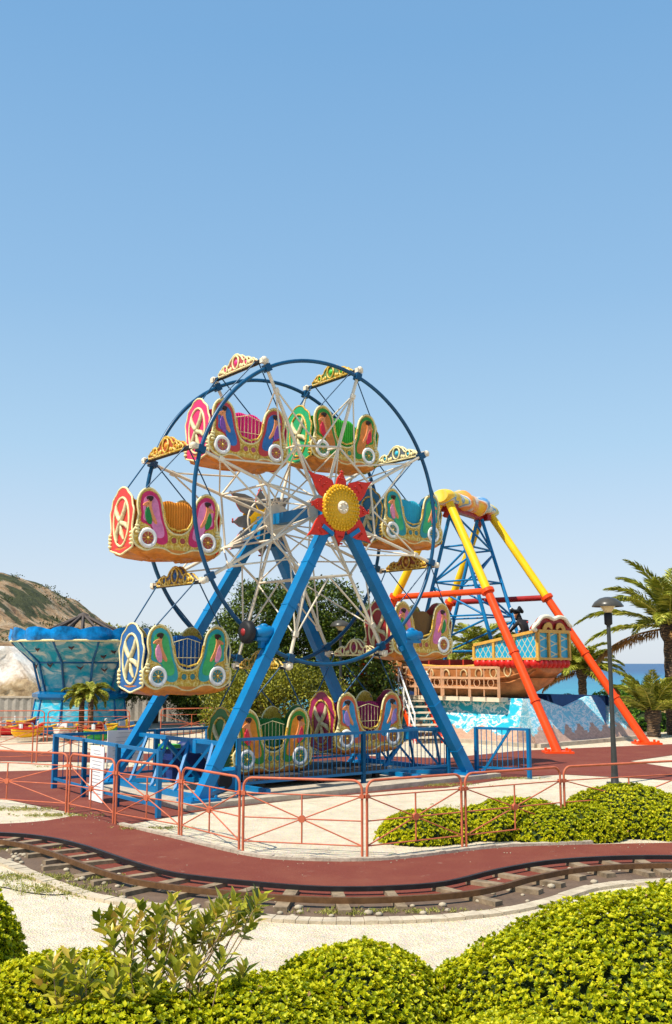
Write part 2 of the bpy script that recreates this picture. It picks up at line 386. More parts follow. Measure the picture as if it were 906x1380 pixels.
# railway track
tr = thing('railway_track', 'curving miniature railway track on wooden sleepers beside the red rubber path', 'railway track', G(490, 1200))
mb = strip(offset(railA, 1.02), offset(railA, .05), .006); tag(mb.build('track_bed', DIRT), kind='structure')
def railpath(c, w, h, z):
    mb = MB(); n = len(c); L = offset(c, -w/2); R = offset(c, w/2)
    vs = [(*p.xy, z) for p in L]+[(*p.xy, z) for p in R]+[(*p.xy, z+h) for p in L]+[(*p.xy, z+h) for p in R]; fs = []
    for i in range(n-1):
        fs += [(2*n+i, 2*n+i+1, 3*n+i+1, 3*n+i)[::-1], (i, i+1, 2*n+i+1, 2*n+i), (n+i, 3*n+i, 3*n+i+1, n+i+1)]
    mb.add(vs, fs); return mb
RUST = paint('rusty_rail', (.16, .08, .035), .5, .35, 12, .6, (.35, .18, .06), .3, .4)
DARKRAIL = paint('dark_rail', (.016, .014, .015), .4, .3, 12, .2)
railA2 = smooth(railA[::4], 5)
railpath(railA2, .045, .05, .055).build('rail', DARKRAIL, tr); rb = railpath(offset(railA2, .55), .045, .06, .055).build('rail', RUST, tr); rb['label'] = 'rusty brown outer rail'
WOOD = paint('old_sleeper_wood', (.25, .18, .11), .8, .6, 9, .9, (.10, .075, .05), .4)
tot = 0; nxt = .2; ra = railA; rb = offset(railA, .55)
for i in range(len(ra)-1):
    seg = (ra[i+1]-ra[i]).length
    while nxt < tot+seg:
        t = (nxt-tot)/seg; p = ra[i].lerp(ra[i+1], t); d = (ra[i+1]-ra[i]).normalized(); nrm = V((d.y, -d.x, 0))
        jit = random.uniform(-.22, .22); dd = (nrm+d*jit).normalized(); mb = MB(); ln = random.uniform(.72, .9)
        mb.beam(p-dd*.06+V((0, 0, .03)), p+dd*ln+V((0, 0, .03)), random.uniform(.10, .14), .05)
        mb.build('sleeper', WOOD, tr); nxt += random.uniform(.42, .62)
    tot += seg
kerb(smooth(offset(railA, 1.02)[::2], 3), .16, .035, concmat('worn_kerb_stone', (.60, .50, .36), 3))
# sand, small stones and leaves blown onto the rubber and over the gravel
mb = MB()
for i in range(230):
    k = random.randrange(2, len(pathT)-3)
    if random.random() < .75: p = pathT[k].lerp(pathT[k+1], random.random())+V((random.gauss(0, .05), random.gauss(0, .22), 0))
    else: p = G(random.uniform(-40, 940), random.uniform(1090, 1290))
    r = random.uniform(.004, .013); mb.ball((p.x, p.y, .012+r*.4), (r, r*.8, r*.6), 5, 3)
tag(mb.build('scattered_pebbles', concmat('pebble', (.48, .40, .28))), kind='stuff')
cb_ = smooth(gp((-60, 1188), (0, 1196), (40, 1204), (75, 1207), (110, 1204), (170, 1212)), 6); mb = MB(); mb.path([p+V((0, 0, .008)) for p in cb_], .006, 5); tag(mb.build('cable', BLACK), 'thin black cable lying across the pale gravel by the track', 'cable')
# stones lying in the bed
mb = MB()
for i in range(170):
    k = random.randrange(4, len(railA)-4); p = offset(railA[k-1:k+2], random.uniform(.15, 1.0))[1]; r = random.uniform(.015, .05)
    mb.ball((p.x+random.uniform(-.1, .1), p.y, r*.5), (r, r*.8, r*.6), 6, 4)
tag(mb.build('gravel_stones', concmat('loose_stone', (.5, .42, .3))), kind='stuff')
# tufts of grass in the gravel
GRASS = leafmat('dry_grass', [(.20, .22, .03), (.38, .38, .07), (.55, .46, .15)])
P = []
for (px, py, n, sx, sy) in [(60, 1196, 60, .35, .12), (80, 1185, 160, .5, .1), (100, 1202, 160, .35, .15), (20, 1183, 120, .5, .08), (10, 1146, 60, .4, .06), (470, 1232, 70, .25, .05), (20, 1092, 150, .35, .12), (75, 1100, 120, .35, .08), (200, 1118, 70, .3, .07), (590, 1059, 120, .4, .12), (690, 1050, 80, .3, .1), (100, 1034, 60, .6, .1), (560, 1230, 60, .4, .05), (660, 1090, 100, .6, .2)]:
    c = G(px, py); P.append(np.stack([c.x+RNG.normal(size=n)*sx, c.y+RNG.normal(size=n)*sy, np.full(n, .01)], 1))
P = np.concatenate(P); P = np.repeat(P, 5, 0)+RNG.normal(size=(len(P)*5, 3))*np.array([.02, .02, 0])
d = RNG.normal(size=P.shape)*.6; d[:, 2] = 1
vs, fs = leaves(P, d, RNG.normal(size=P.shape), rnd(len(P), .02, .05), rnd(len(P), .008, .014), .1, .3)
tag(mesh_from('grass_tufts', vs, fs, GRASS), 'tufts of dry grass growing in the pale gravel', 'grass', kind='stuff')

# hill
def hillmat():
    m, nt, bs = newmat('scrubby_hill'); vec, tc = coords(nt)
    a = noisen(nt, vec, .12, 8, .72); b = noisen(nt, vec, .42, 8, .7); c = noisen(nt, vec, .03, 5, .6)
    rock = ramp(nt, b, [(.3, (.20, .10, .05)), (.45, (.52, .30, .14)), (.55, (.62, .42, .24)), (.7, (.78, .62, .42))])
    g = ramp(nt, b, [(.3, (.035, .045, .012)), (.7, (.13, .13, .035))])
    f = ramp(nt, mathn(nt, 'ADD', a, mathn(nt, 'MULTIPLY', c, .3)), [(.63, (0, 0, 0)), (.68, (1, 1, 1))])
    nt.links.new(mixc(nt, f.outputs[0], rock.outputs[0], g.outputs[0]), bs.inputs['Base Color']); bs.inputs['Roughness'].default_value = .95
    bump(nt, bs, b, 1, 3); return m
prof = [(-700, 730), (-400, 745), (-200, 750), (-60, 762), (0, 773), (30, 781), (55, 792), (80, 812), (95, 828), (120, 842), (150, 858), (175, 872), (210, 884), (260, 893)]
HY = 170.0; X = []; Z = []
for px, py in prof: q = Q(px, py, HY); X.append(q.x); Z.append(max(q.z, 0))
nx, ny = 190, 60; vs = []
for j in range(ny):
    v = j/(ny-1)                                           # 0 near foot, 1 far foot
    y = HY-75+v*150; sh = math.sin(min(v/.5, 1)*math.pi/2)**.8 if v < .5 else math.cos((v-.5)*math.pi)**.8
    for i in range(nx):
        x = -170+i*(-20+170)/(nx-1)*1.0; xx = x*(HY/y)**.0
        h = np.interp(x, X, Z)*sh
        nn = mnoise.fractal(V((x*.05, y*.05, 0)), 1, 2, 6)*min(h*.22, 3.2)*(1-.75*math.exp(-((v-.5)/.08)**2))+mnoise.noise(V((x*.35, y*.35, 3)))*min(h, 3)*.14
        vs.append((x, y, max(h+nn, -1)))
mb = MB(); mb.add(vs, [(j*nx+i, j*nx+i+1, (j+1)*nx+i+1, (j+1)*nx+i) for j in range(ny-1) for i in range(nx-1)], True)
tag(mb.build('hill', hillmat()), kind='structure')
BUSH = leafmat('scrub', [(.025, .035, .01), (.06, .075, .015), (.13, .13, .03)])
vsa = np.array(vs); sel = RNG.choice(len(vsa), 900); P = vsa[sel]; ok = (P[:, 2] > 1.0) & (mesh_ok := (np.sin(P[:, 0]*.31+P[:, 1]*.17)+np.sin(P[:, 0]*.11-P[:, 1]*.29) > -.3)); P = P[ok]
P = np.repeat(P, 60, 0)+RNG.normal(size=(len(P)*60, 3))*np.array([.8, .8, .2]); d = RNG.normal(size=P.shape)
v_, f_ = leaves(P, d, RNG.normal(size=P.shape), rnd(len(P), .2, .45), rnd(len(P), .15, .3)); tag(mesh_from('hillside_scrub', v_, f_, BUSH), 'dark green scrub dotted over the brown hillside', 'scrub', kind='stuff')
# pale cliff below the hill
def cliffmat():
    m, nt, bs = newmat('pale_cliff'); vec, tc = coords(nt)
    a = noisen(nt, vec, .9, 8, .75); b = noisen(nt, vec, .4, 5, .7)
    sx = nt.nodes.new('ShaderNodeSeparateXYZ'); nt.links.new(tc.outputs['Object'], sx.inputs[0])
    z = mathn(nt, 'ADD', sx.outputs['Z'], mathn(nt, 'MULTIPLY', b, 2.5)); f = ramp(nt, mathn(nt, 'MULTIPLY', z, .2), [(.50, (0, 0, 0)), (.6, (1, 1, 1))])
    lo = ramp(nt, a, [(.3, (.12, .07, .04)), (.5, (.45, .32, .18)), (.7, (.66, .55, .38))]); hi = ramp(nt, a, [(.3, (.42, .33, .25)), (.5, (.70, .62, .54)), (.6, (.82, .77, .70))])
    nt.links.new(mixc(nt, f.outputs[0], lo.outputs[0], hi.outputs[0]), bs.inputs['Base Color']); bs.inputs['Roughness'].default_value = .95; bump(nt, bs, a, 1, .3); return m
nx, nz = 80, 16; vs = []
for j in range(nz):
    for i in range(nx):
        x = -42+i*(24/(nx-1)); z = 3.7*j/(nz-1)*min(1, (x+42)*5, max(.0, (-17.8-x)/3.2)); o = mnoise.fractal(V((x*.5, z*1.1, 1)), .8, 2.2, 6)*.45
        vs.append((x, 63+z*.35+o-(0 if j else .5), z-.1))
for i in range(nx): vs.append((vs[(nz-1)*nx+i][0], 72, vs[(nz-1)*nx+i][2]))
mb = MB(); mb.add(vs, [(j*nx+i, j*nx+i+1, (j+1)*nx+i+1, (j+1)*nx+i) for j in range(nz) for i in range(nx-1)], True)
tag(mb.build('cliff', cliffmat()), kind='structure')

# grey wall of panels
def panelwall(a, b, h, label):
    a = V(a); b = V(b); L = (b-a).length; d = (b-a).normalized(); t = thing('panel_wall', label, 'wall', (a+b)/2); nn = max(2, round(L/2.2))
    WALLM = CACHE.get('wallm') or concmat('grey_wall_panel', (.36, .33, .29), 1.5); CACHE['wallm'] = WALLM
    mb = MB(); k = int(L/.16); n = V((d.y, -d.x, 0))
    out = []
    for i in range(k+1): out.append((i*L/k, .025 if i % 2 else -.025))
    out2 = out+[(x, y-.05) for x, y in out[::-1]]
    mb.prism(out2, a, d, V((-d.y, d.x, 0)), h); mb.build('corrugated_panel', WALLM, t)
    for i in range(nn+1):
        mb = MB(); mb.box(a+d*(L*i/nn)+n*.09+V((0, 0, h/2)), (.12, .1, h+.08), d, n); mb.build('post', WALLM, t)
    mb = MB(); mb.box((a+b)/2+V((0, 0, h+.03)), (L, .16, .07), d, n); mb.build('coping', CONC, t)
panelwall(Q(-60, 940, 43).xy.to_3d(), Q(48, 940, 43).xy.to_3d(), 1.05, 'low grey corrugated wall left of the blue swing carousel')
panelwall(Q(157, 940, 43).xy.to_3d(), Q(345, 940, 43).xy.to_3d(), 1.05, 'low grey corrugated wall under the trees right of the blue swing carousel')

# ------------------------------------------------------------------ ferris wheel
WC = V((-.82, 21.49, 5.69)); YAW = math.radians(39.2)
T = V((math.cos(YAW), math.sin(YAW), 0)); N = V((math.sin(YAW), -math.cos(YAW), 0)); U = V((0, 0, 1))
WR, WT, HS, A0 = 3.215, 3.40, .945, math.radians(-28.7)
def wp(r, a, s): return WC+T*(r*math.sin(a))+U*(r*math.cos(a))+N*s
fw = thing('ferris_wheel', 'ferris wheel with blue rings, cream lattice spokes and a red sunflower on its hub', 'ferris wheel', (WC.x, WC.y, .12))
for s in (HS, -HS):
    mb = MB(); mb.path([wp(WR, 2*math.pi*i/120, s) for i in range(120)], .042, 10, closed=True)
    for k in range(8):
        a = A0+k*math.pi/4; mb.box(wp(WR, a, s), (.14, .13, .16), T*math.cos(a)-U*math.sin(a), N, T*math.sin(a)+U*math.cos(a))
    mb.build('ring', BLUERING, fw)
for s in (HS, -HS):
    for k in range(8):
        a = A0+k*math.pi/4; mb = MB(); ti = s*.93
        mb.tube(wp(.22, a, s*.86), wp(WT, a, s), .036, 8)
        mb.ball(wp(WT, a, s*1.02), (.07, .07, .07), 8, 6)
        mb.box(wp(WT-.03, a, s), (.16, .1, .1), T, N, U)
        mb.box(wp(2.72, a, s), (.1, .07, .1), T*math.cos(a)-U*math.sin(a), N, T*math.sin(a)+U*math.cos(a))
        mb.build('spoke', CREAM, fw)
        mb = MB(); a2 = a+math.pi/4; rm = 1.50*math.cos(math.pi/8); am = a+math.pi/8
        mb.tube(wp(1.5, a, ti), wp(1.5, a2, ti), .026, 6)
        mb.tube(wp(rm, am, ti), wp(2.75, a, s), .02, 6); mb.tube(wp(rm, am, ti), wp(2.75, a2, s), .02, 6)
        mb.tube(wp(1.5, a, ti), wp(.35, a2, s*.86), .02, 6)
        mb.build('brace', CREAM, fw)
for k in range(8):
    a = A0+k*math.pi/4; mb = MB()
    mb.tube(wp(1.5, a, HS), wp(1.5, a, -HS), .024, 6); mb.tube(wp(WT, a, HS), wp(WT, a, -HS), .03, 6)
    mb.tube(wp(2.75, a, HS), wp(1.5, a, -HS), .017, 6); mb.tube(wp(.3, a, HS*.9), wp(1.5, a, -HS), .017, 6); mb.tube(wp(.3, a, -HS*.9), wp(1.5, a, HS), .017, 6)
    mb.build('cross_brace', CREAM, fw)
mb = MB()
for s in (HS*.86, -HS*.86): mb.path([wp(.34, 0, s-.03), wp(.34, 0, s-.03)+N*.06], .0001, 3)
mb.v = []; mb.f = []; mb.m = []; mb.sm = []
for s in (HS*.86, -HS*.86):
    fl = MB(); fl.lathe([(0, -.03), (.36, -.03), (.36, .03), (0, .03)], WC+N*s, 24, (T, U, N), False); fl.build('hub_flange', CREAM, fw)
mb.path([WC+N*(-1.22)+T*.5*math.cos(t)+U*.5*math.sin(t) for t in np.linspace(0, 2*math.pi, 33)[:-1]], .025, 6, closed=True)
mb.build('hub', CREAM, fw)
mb = MB(); mb.beam(WC-N*1.5, WC+N*1.5, .24, .24); mb.build('axle', BLUE, fw)
# A frames
feetF = [WC.xy.to_3d()+N*1.62-T*3.38+U*.1, WC.xy.to_3d()+N*1.62+T*3.5+U*.1]
feetB = [WC.xy.to_3d()-N*1.85-T*3.38+U*.1, WC.xy.to_3d()-N*1.85+T*3.5+U*.1]
for feet, sg in ((feetF, 1), (feetB, -1)):
    ap = WC+N*1.3*sg
    for i, ft in enumerate(feet):
        mb = MB(); top = ap+T*(.12 if i else -.12)-U*.12; d = (top-ft).normalized()
        mb.beam(ft, top, .205, .215, N)
        for q in (.10, .28, .46, .64, .8): 
            c = ft.lerp(top, q); mb.beam(c-d*.012, c+d*.012, .225, .235, N)
        c = ft.lerp(top, .93); mb.beam(c-d*.05, c+d*.04, .31, .33, N)
        leg = mb.build('leg', BLUE, fw)
        mb = MB(); mb.box(ft+V((0, 0, .02)), (.62, .5, .05), T, N); 
        for bx in (-.24, .24):
            for by in (-.18, .18): mb.tube(ft+T*bx+N*by+U*.04, ft+T*bx+N*by+U*.1, .03, 6)
        mb.build('foot_plate', BLUE, fw)
    mb = MB(); mb.prism([(-.28, -.42), (.28, -.42), (.2, .05), (.1, .2), (-.1, .2), (-.2, .05)], ap-N*.16*sg, T, U, .12*1, -.06); mb.beam(ap-T*.34-U*.3, ap+T*.34-U*.3, .14, .12); mb.build('bearing_plate', BLUE, fw)
# base trusses
for i in (0, 1):
    a, b = feetF[i], feetB[i]; ia = (feetF[1-i]-a).normalized(); mb = MB()
    ft, tp = a, WC+N*1.3
    mb.beam(a+U*.05, b+U*.05, .10, .10, ext=.1)
    h = .95; ta = a+(WC+N*1.3-a)*(h/5.6); tb = b+(WC-N*1.3-b)*(h/5.6)
    mb.beam(ta, tb, .075, .075); K = 4
    for j in range(K):
        p = a.lerp(b, j/K); q = a.lerp(b, (j+1)/K); m = ta.lerp(tb, (j+.5)/K)
        mb.beam(p+U*.08, m, .05, .05); mb.beam(m, q+U*.08, .05, .05)
    inn = a+ia*1.5; innb = b+ia*1.5; mb.beam(inn+U*.04, innb+U*.04, .1, .1)
    mb.beam(a+U*.05, inn.lerp(innb, .35)+U*.05, .08, .08); mb.beam(ta.lerp(tb, .35), inn.lerp(innb, .35)+U*.05, .08, .08); mb.beam(ta.lerp(tb, .7), inn.lerp(innb, .7)+U*.05, .08, .08); mb.beam(b+U*.05, inn.lerp(innb, .7)+U*.05, .08, .08)
    mb.box(ta.lerp(tb, .32)+ia*.1-U*.1, (.3, .22, .25), T, N)
    mb.build('base_truss', BLUE, fw)
# drive motors on the front legs
for i in (0, 1):
    ft = feetF[i]; top = WC+N*1.3; c = ft.lerp(top, .535); sx = -1 if i == 0 else 1
    mb = MB(); o = c+T*(sx*.12 if i else -.30)+N*(-.05)
    if i: o = c+T*.30+N*.05
    mb.lathe([(0, -.2), (.1, -.2), (.11, -.12), (.13, -.1), (.13, .12), (.1, .16), (.1, .26), (0, .26)], o, 14, (N, U, T*1.0))
    mb.box(o-U*.13, (.42, .16, .06), T, N); mb.box(o-U*.22-T*.05, (.1, .1, .16), T, N)
    mb.ball(o+U*.12, (.08, .06, .05)); mb.beam(o-U*.14, c-U*.3, .08, .1)
    dm = mb.build('drive_motor', BLUE, fw)
    if i == 0:
        mb = MB(); mb.lathe([(.05, -.09), (.17, -.09), (.22, -.05), (.22, .05), (.17, .09), (.05, .09)], o-T*.32-N*.1, 20, (N, U, T)); mb.build('tyre', BLACK, dm)
        mb = MB(); mb.lathe([(0, -.1), (.07, -.1), (.07, .1), (0, .1)], o-T*.32-N*.1, 12, (N, U, T)); mb.build('rim', paint('red_rim', (.3, .02, .02)), dm)
# sunflowers
REDS = paint('sunflower_red', (.62, .022, .006), .4, .2, 14, .3, (.4, .03, .01)); YELS = paint('sunflower_yellow', (.66, .36, .006), .35, .15, 20, .2, (.45, .25, .01))
def sunflower(c, n, label=None):
    Xa = U.cross(n).normalized(); sf = MB(); P2 = lambda r, a: (r*math.sin(a), r*math.cos(a))
    for k in range(8):
        a = k*math.pi/4+.02; big = k % 2; Rr = 1.07 if big else .80; w = .235 if big else .15; tw = .13 if big else .02
        o = [(-w*.55, .3), (-w*.8, .44), (-w*.95, .56)]*big+[(-w, .42)]*(1-big)+[(-w*.62+tw*.2, .44+(Rr-.44)*.5), (tw*.45, .44+(Rr-.44)*.8), (tw, Rr), (w*.35+tw*.5, .44+(Rr-.44)*.72), (w*.85+tw*.1, .44+(Rr-.44)*.42)]+[(w, .54), (w*.8, .44), (w*.55, .3)]*big+[(w, .42), (.06, .3), (-.06, .3)]*(1-big)
        if k in (5, 7, 3): o = [(-x, y) for x, y in o] if k != 5 else o
        if (k in (1, 5)) : pass
        ca, sa = math.cos(-a), math.sin(-a); oo = [(x*ca-y*sa, x*sa+y*ca) for x, y in o]
        sf.mi = 0; sf.prism(oo, c, Xa, U, .035, 0)
        sf.mi = 1; sf.prism([(x*1.012, y*1.012) for x, y in oo], c, Xa, U, .012, -.014)
        sf.mi = 2
        for q in range(9):                                       # little lamps on the petal
            t = .48+.3*(q//3)/2.2; ww = (q % 3-1)*w*.42*(1-(t-.48)*1.6)
            p = (ww*ca-t*sa, ww*sa+t*ca); sf.ball(c+Xa*p[0]+U*p[1]+n*.04, (.022, .022, .022), 6, 4)
    root = sf.build('sunflower_petals', [REDS, GREY, paint('petal_lamp', (.42, .02, .008), .2)], fw)
    d = MB(); d.lathe([(0, .0), (.49, .0), (.5, .03), (.47, .075), (.2, .10), (0, .10)], c, 36, (Xa, U, n))
    for r_, m_ in ((.45, 34), (.385, 30), (.32, 24), (.26, 20), (.2, 16)):
        for j in range(m_):
            a = 2*math.pi*j/m_; d.ball(c+Xa*r_*math.cos(a)+U*r_*math.sin(a)+n*.088, (.026, .026, .03), 6, 4)
    d.build('sunflower_disc', YELS, root)
    d = MB(); d.lathe([(0, .1), (.14, .1), (.13, .13), (0, .14)], c, 20, (Xa, U, n))
    for j in range(8): a = 2*math.pi*j/8; d.ball(c+Xa*.09*math.cos(a)+U*.09*math.sin(a)+n*.13, .032, 8, 5)
    d.build('sunflower_centre', CREAM, root)
sunflower(WC+N*1.42, N); sunflower(WC-N*1.42, -N)

# ------------------------------------------------------------------ gondolas
SPEC = [  # label, end colour, outer field, inner field, dress, curtain, trim-tint, wheel centre
 ('top left gondola: hot pink curtain, blue side fields with a violet dress, pink end', (.62, .03, .13), (.03, .16, .42), (.55, .05, .05), (.20, .07, .35), (.78, .03, .22), (.45, .10, .12)),
 ('top right gondola: green shell with orange fields, red dress and bright green curtain', (.02, .34, .12), (.62, .20, .03), (.03, .26, .03), (.62, .02, .05), (.05, .45, .03), (.05, .25, .12)),
 ('gondola right of the sunflower: turquoise curtain, green fields and pink dress', (.02, .16, .30), (.04, .42, .16), (.02, .28, .30), (.75, .25, .38), (.03, .45, .62), (.05, .20, .22)),
 ('lower right gondola: brown curtain, pink fields with a green dress, dark red end', (.32, .02, .02), (.72, .18, .38), (.6, .3, .05), (.02, .22, .04), (.24, .12, .03), (.45, .10, .05)),
 ('lowest gondola behind the blue railing: magenta curtain and end, blue fields', (.28, .008, .07), (.03, .30, .55), (.7, .14, .05), (.35, .22, .55), (.24, .006, .09), (.35, .12, .05)),
 ('bottom gondola beside the left leg: dark green shell, orange fields and red dress', (.015, .14, .03), (.75, .24, .01), (.04, .25, .02), (.75, .03, .06), (.015, .16, .03), (.03, .25, .12)),
 ('lower left gondola: deep blue curtain and end, green fields with a pink dress', (.01, .10, .30), (.06, .45, .12), (.03, .35, .36), (.80, .30, .42), (.01, .10, .32), (.05, .22, .22)),
 ('upper left gondola: orange curtain, pink fields with a green dress, red end', (.60, .04, .03), (.72, .22, .42), (.6, .02, .12), (.01, .20, .04), (.72, .26, .02), (.40, .07, .05)),
]
def arc(cx, cy, r, a0, a1, n): return [(cx+r*math.cos(math.radians(a0+(a1-a0)*i/n)), cy+r*math.sin(math.radians(a0+(a1-a0)*i/n))) for i in range(n+1)]
def resample(pts, k=4, closed=True):
    P = [V((x, y, 0)) for x, y in pts]; out = []; n = len(P)
    for i in range(n):
        p0, p1, p2, p3 = P[i-1], P[i], P[(i+1) % n], P[(i+2) % n]
        for j in range(k):
            t = j/k; q = .5*((2*p1)+(-p0+p2)*t+(2*p0-5*p1+4*p2-p3)*t*t+(-p0+3*p1-3*p2+p3)*t**3); out.append((q.x, q.y))
    return out
side_half = [(.0, .31), (.12, .33), (.24, .42), (.31, .58), (.345, .78), (.40, .98), (.50, 1.10), (.63, 1.16), (.77, 1.11), (.86, .98), (.885, .82), (.86, .66), (.88, .52), (.90, .40), (.97, .30), (.96, .16), (.91, .07), (.80, .0), (.66, -.03), (.5, .03), (.3, .02), (.16, -.04)]
side_out = resample([(-x, y) for x, y in side_half[1:][::-1]]+side_half+[(0, -.06)], 3)
field_half = [(.385, .78), (.43, .96), (.53, 1.07), (.66, 1.10), (.79, 1.02), (.825, .82), (.80, .66), (.80, .50), (.60, .42), (.50, .16), (.36, .09), (.235, .15), (.25, .34), (.33, .54)]
end_out = resample([(-.46, .02), (-.44, .14), (-.47, .26), (-.42, .36), (-.44, .52), (-.48, .72), (-.42, .82), (-.38, .98), (-.24, 1.08), (-.16, 1.16), (0, 1.20), (.16, 1.16), (.24, 1.08), (.38, .98), (.42, .82), (.48, .72), (.44, .52), (.42, .36), (.47, .26), (.44, .14), (.46, .02), (.2, -.05), (0, -.1), (-.2, -.05)], 2)
def tubeloop(mb, pts, o, X, Y, r, closed=True, off=0):
    o = V(o); X = V(X); Y = V(Y); Nn = X.cross(Y); mb.path([o+X*p[0]+Y*p[1]+Nn*off for p in pts], r, 6, closed=closed)
def gondola(k):
    lab, cend, cf, cf2, cdress, ccurt, cwh = SPEC[k]
    ENDM = paint(f'end_{k}', cend, .35, .2, 6, .25); FM = paint(f'field_{k}', cf, .38, .28, 7, .3); F2 = paint(f'field_rim_{k}', cf2, .38, .2, 7, .3)
    DR = paint(f'dress_{k}', cdress, .4, .2, 16, .2); CU = paint(f'curtain_{k}', ccurt, .4, .15, 5, .2); WH = paint(f'wheel_{k}', cwh, .4)
    h = WC+T*(WT*math.sin(A0+k*math.pi/4))+U*(WT*math.cos(A0+k*math.pi/4))
    g = thing('gondola', lab, 'gondola', h, 'carriage gondolas hanging from the ferris wheel', YAW+random.uniform(-.02, .02))
    B = -2.0; W = .44                                                # base height, half width
    def bd(mb, name, mats, par): OFF[par.name] = V((0, 0, 0)); return mb.build(name, mats, par)
    OFF[g.name] = V((0, 0, 0))
    for s in (-1, 1):                                              # side panels
        X = (1, 0, 0) if s < 0 else (-1, 0, 0); o = (0, s*W, B); Y = (0, 0, 1)
        mb = MB(); mb.prism(side_out, o, X, Y, .035)
        mb.mi = 1; tubeloop(mb, side_out, o, X, Y, .021, off=.03); mb.mi = 0
        for q in (-.095, .095):
            mb.lathe([(.085, .03), (.09, .05), (.06, .055), (.055, .035)], V(o)+V(X)*q+U*.19, 14, (X, Y, V(X).cross(V(Y))))
        for q in (-1, 1):
            mb.mi = 1
            for zz in (.30, .36, .42): mb.ball(V(o)+V(X)*(q*.88)+U*zz+V(X).cross(U)*.04, (.055, .03, .028), 8, 5)
            mb.mi = 0
            tubeloop(mb, [(q*.33, .78), (q*.29, .56), (q*.2, .43), (0, .38)], o, X, Y, .022, False, .04)
        sp = bd(mb, 'side_panel', [GOLD, CREAMG], g)
        for q in (-.095, .095): mb = MB(); mb.disc(V(o)+V(X)*q+U*.19+V(X).cross(U)*.03, V(X).cross(U), .055, .02, 12); bd(mb, 'rosette', WH, sp)
        for q in (-1, 1):
            mb = MB(); fo = resample([(q*x, y) for x, y in field_half], 3); mb.prism(fo, o, X, Y, .01, .036)
            mb.mi = 1; cx, cy = q*.60, .74
            fi = resample([(cx+(q*x-cx)*.78, cy+(y-cy)*.80-.01) for x, y in field_half], 3); mb.prism(fi, o, X, Y, .006, .047)
            bd(mb, 'painted_field', [F2, FM], sp)
            fg = MB(); n_ = V(X).cross(V(Y)); pt = lambda x, y, e=.06: V(o)+V(X)*(q*x)+U*y+n_*e
            def relief(px, e, t=.02):
                oo = resample([(q*a, b) for a, b in px], 2); fg.prism(oo, o, X, Y, t, e, inset=.12)
            fg.mi = 0; relief([(.66, .93), (.60, .93), (.61, .84), (.56, .66), (.47, .50), (.52, .48), (.62, .60), (.69, .76), (.73, .82), (.70, .86)], .053)
            relief([(.66, .84), (.77, .80), (.78, .84), (.68, .90)], .053)
            fg.mi = 1; relief([(.68, .82), (.735, .70), (.72, .56), (.66, .47), (.59, .47), (.60, .62)], .056, .022)
            fg.mi = 2; relief([(.585, .93), (.57, .99), (.63, 1.01), (.71, .99), (.70, .93), (.66, .95), (.64, .885)], .054, .03)
            bd(fg, 'painted_figure', [SKIN, DR, HAIR], sp)
            mb = MB(); c = V(o)+V(X)*(q*.66)+U*.20; ax = (X, Y, n_)
            mb.lathe([(.115, .04), (.13, .07), (.18, .075), (.20, .045), (.18, .03)], c, 24, ax)
            mb.mi = 1; mb.disc(c+n_*.04, n_, .13, .012, 20); mb.mi = 2
            for j in range(8):
                a = j*math.pi/4; mb.tube(c+n_*.055, c+n_*.055+(V(X)*math.cos(a)+U*math.sin(a))*.11, .008, 5)
            mb.ball(c+n_*.06, .028, 8, 5); bd(mb, 'wheel', [WHITE, WH, GOLD], sp)
    # end panels
    for s in (-1, 1):
        X = (0, -1, 0) if s < 0 else (0, 1, 0); o = (s*.93, 0, B); Y = (0, 0, 1); n_ = V(X).cross(V(Y))
        mb = MB(); mb.prism(end_out, o, X, Y, .035); ep = bd(mb, 'end_panel', [ENDM], g)
        mb = MB(); tubeloop(mb, end_out, o, X, Y, .02, off=.03)
        oval = [(.31*math.cos(t), .53+.47*math.sin(t)) for t in np.linspace(0, 2*math.pi, 29)[:-1]]; tubeloop(mb, oval, o, X, Y, .024, off=.04)
        for q in (-1, 1):
            for zz in (.08, .15, .22, .29): mb.ball(V(o)+V(X)*(q*.43)+U*zz+n_*.04, (.05, .05, .03), 8, 5)
        bd(mb, 'gold_trim', CREAMG if k in (0, 3, 6, 7) else GOLD, ep)
        mb = MB()
        for pts in ([(-.22, .86), (-.20, .74), (-.08, .60), (.05, .50), (.2, .46), (.26, .38)], [(.17, .90), (.16, .76), (.06, .62), (-.06, .46), (-.16, .30), (-.14, .16)], [(.0, .45), (.05, .3), (.13, .18)]):
            pp = [V(o)+V(X)*a+U*b+n_*.05 for a, b in pts]; rr = [.024]+[.048]*(len(pp)-2)+[.02]; mb.path(pp, rr, 8)
        mb.ball(V(o)+U*.56+n_*.07, .05, 8, 5); bd(mb, 'scroll_relief', paint('olive_cream_relief', (.62, .54, .30), .45, .35, 14, .6, (.35, .24, .06), .3), ep)
    # seats and curtain shell on the far side, hull skirt, floor
    mb = MB()
    for s in (-1, 1):
        X = (0, 1, 0); c = s*.56
        mb.box((s*.66, 0, B+.40), (.42, .8, .08)); mb.box((s*.86, 0, B+.62), (.06, .8, .6))
    bd(mb, 'bench', CU, g)
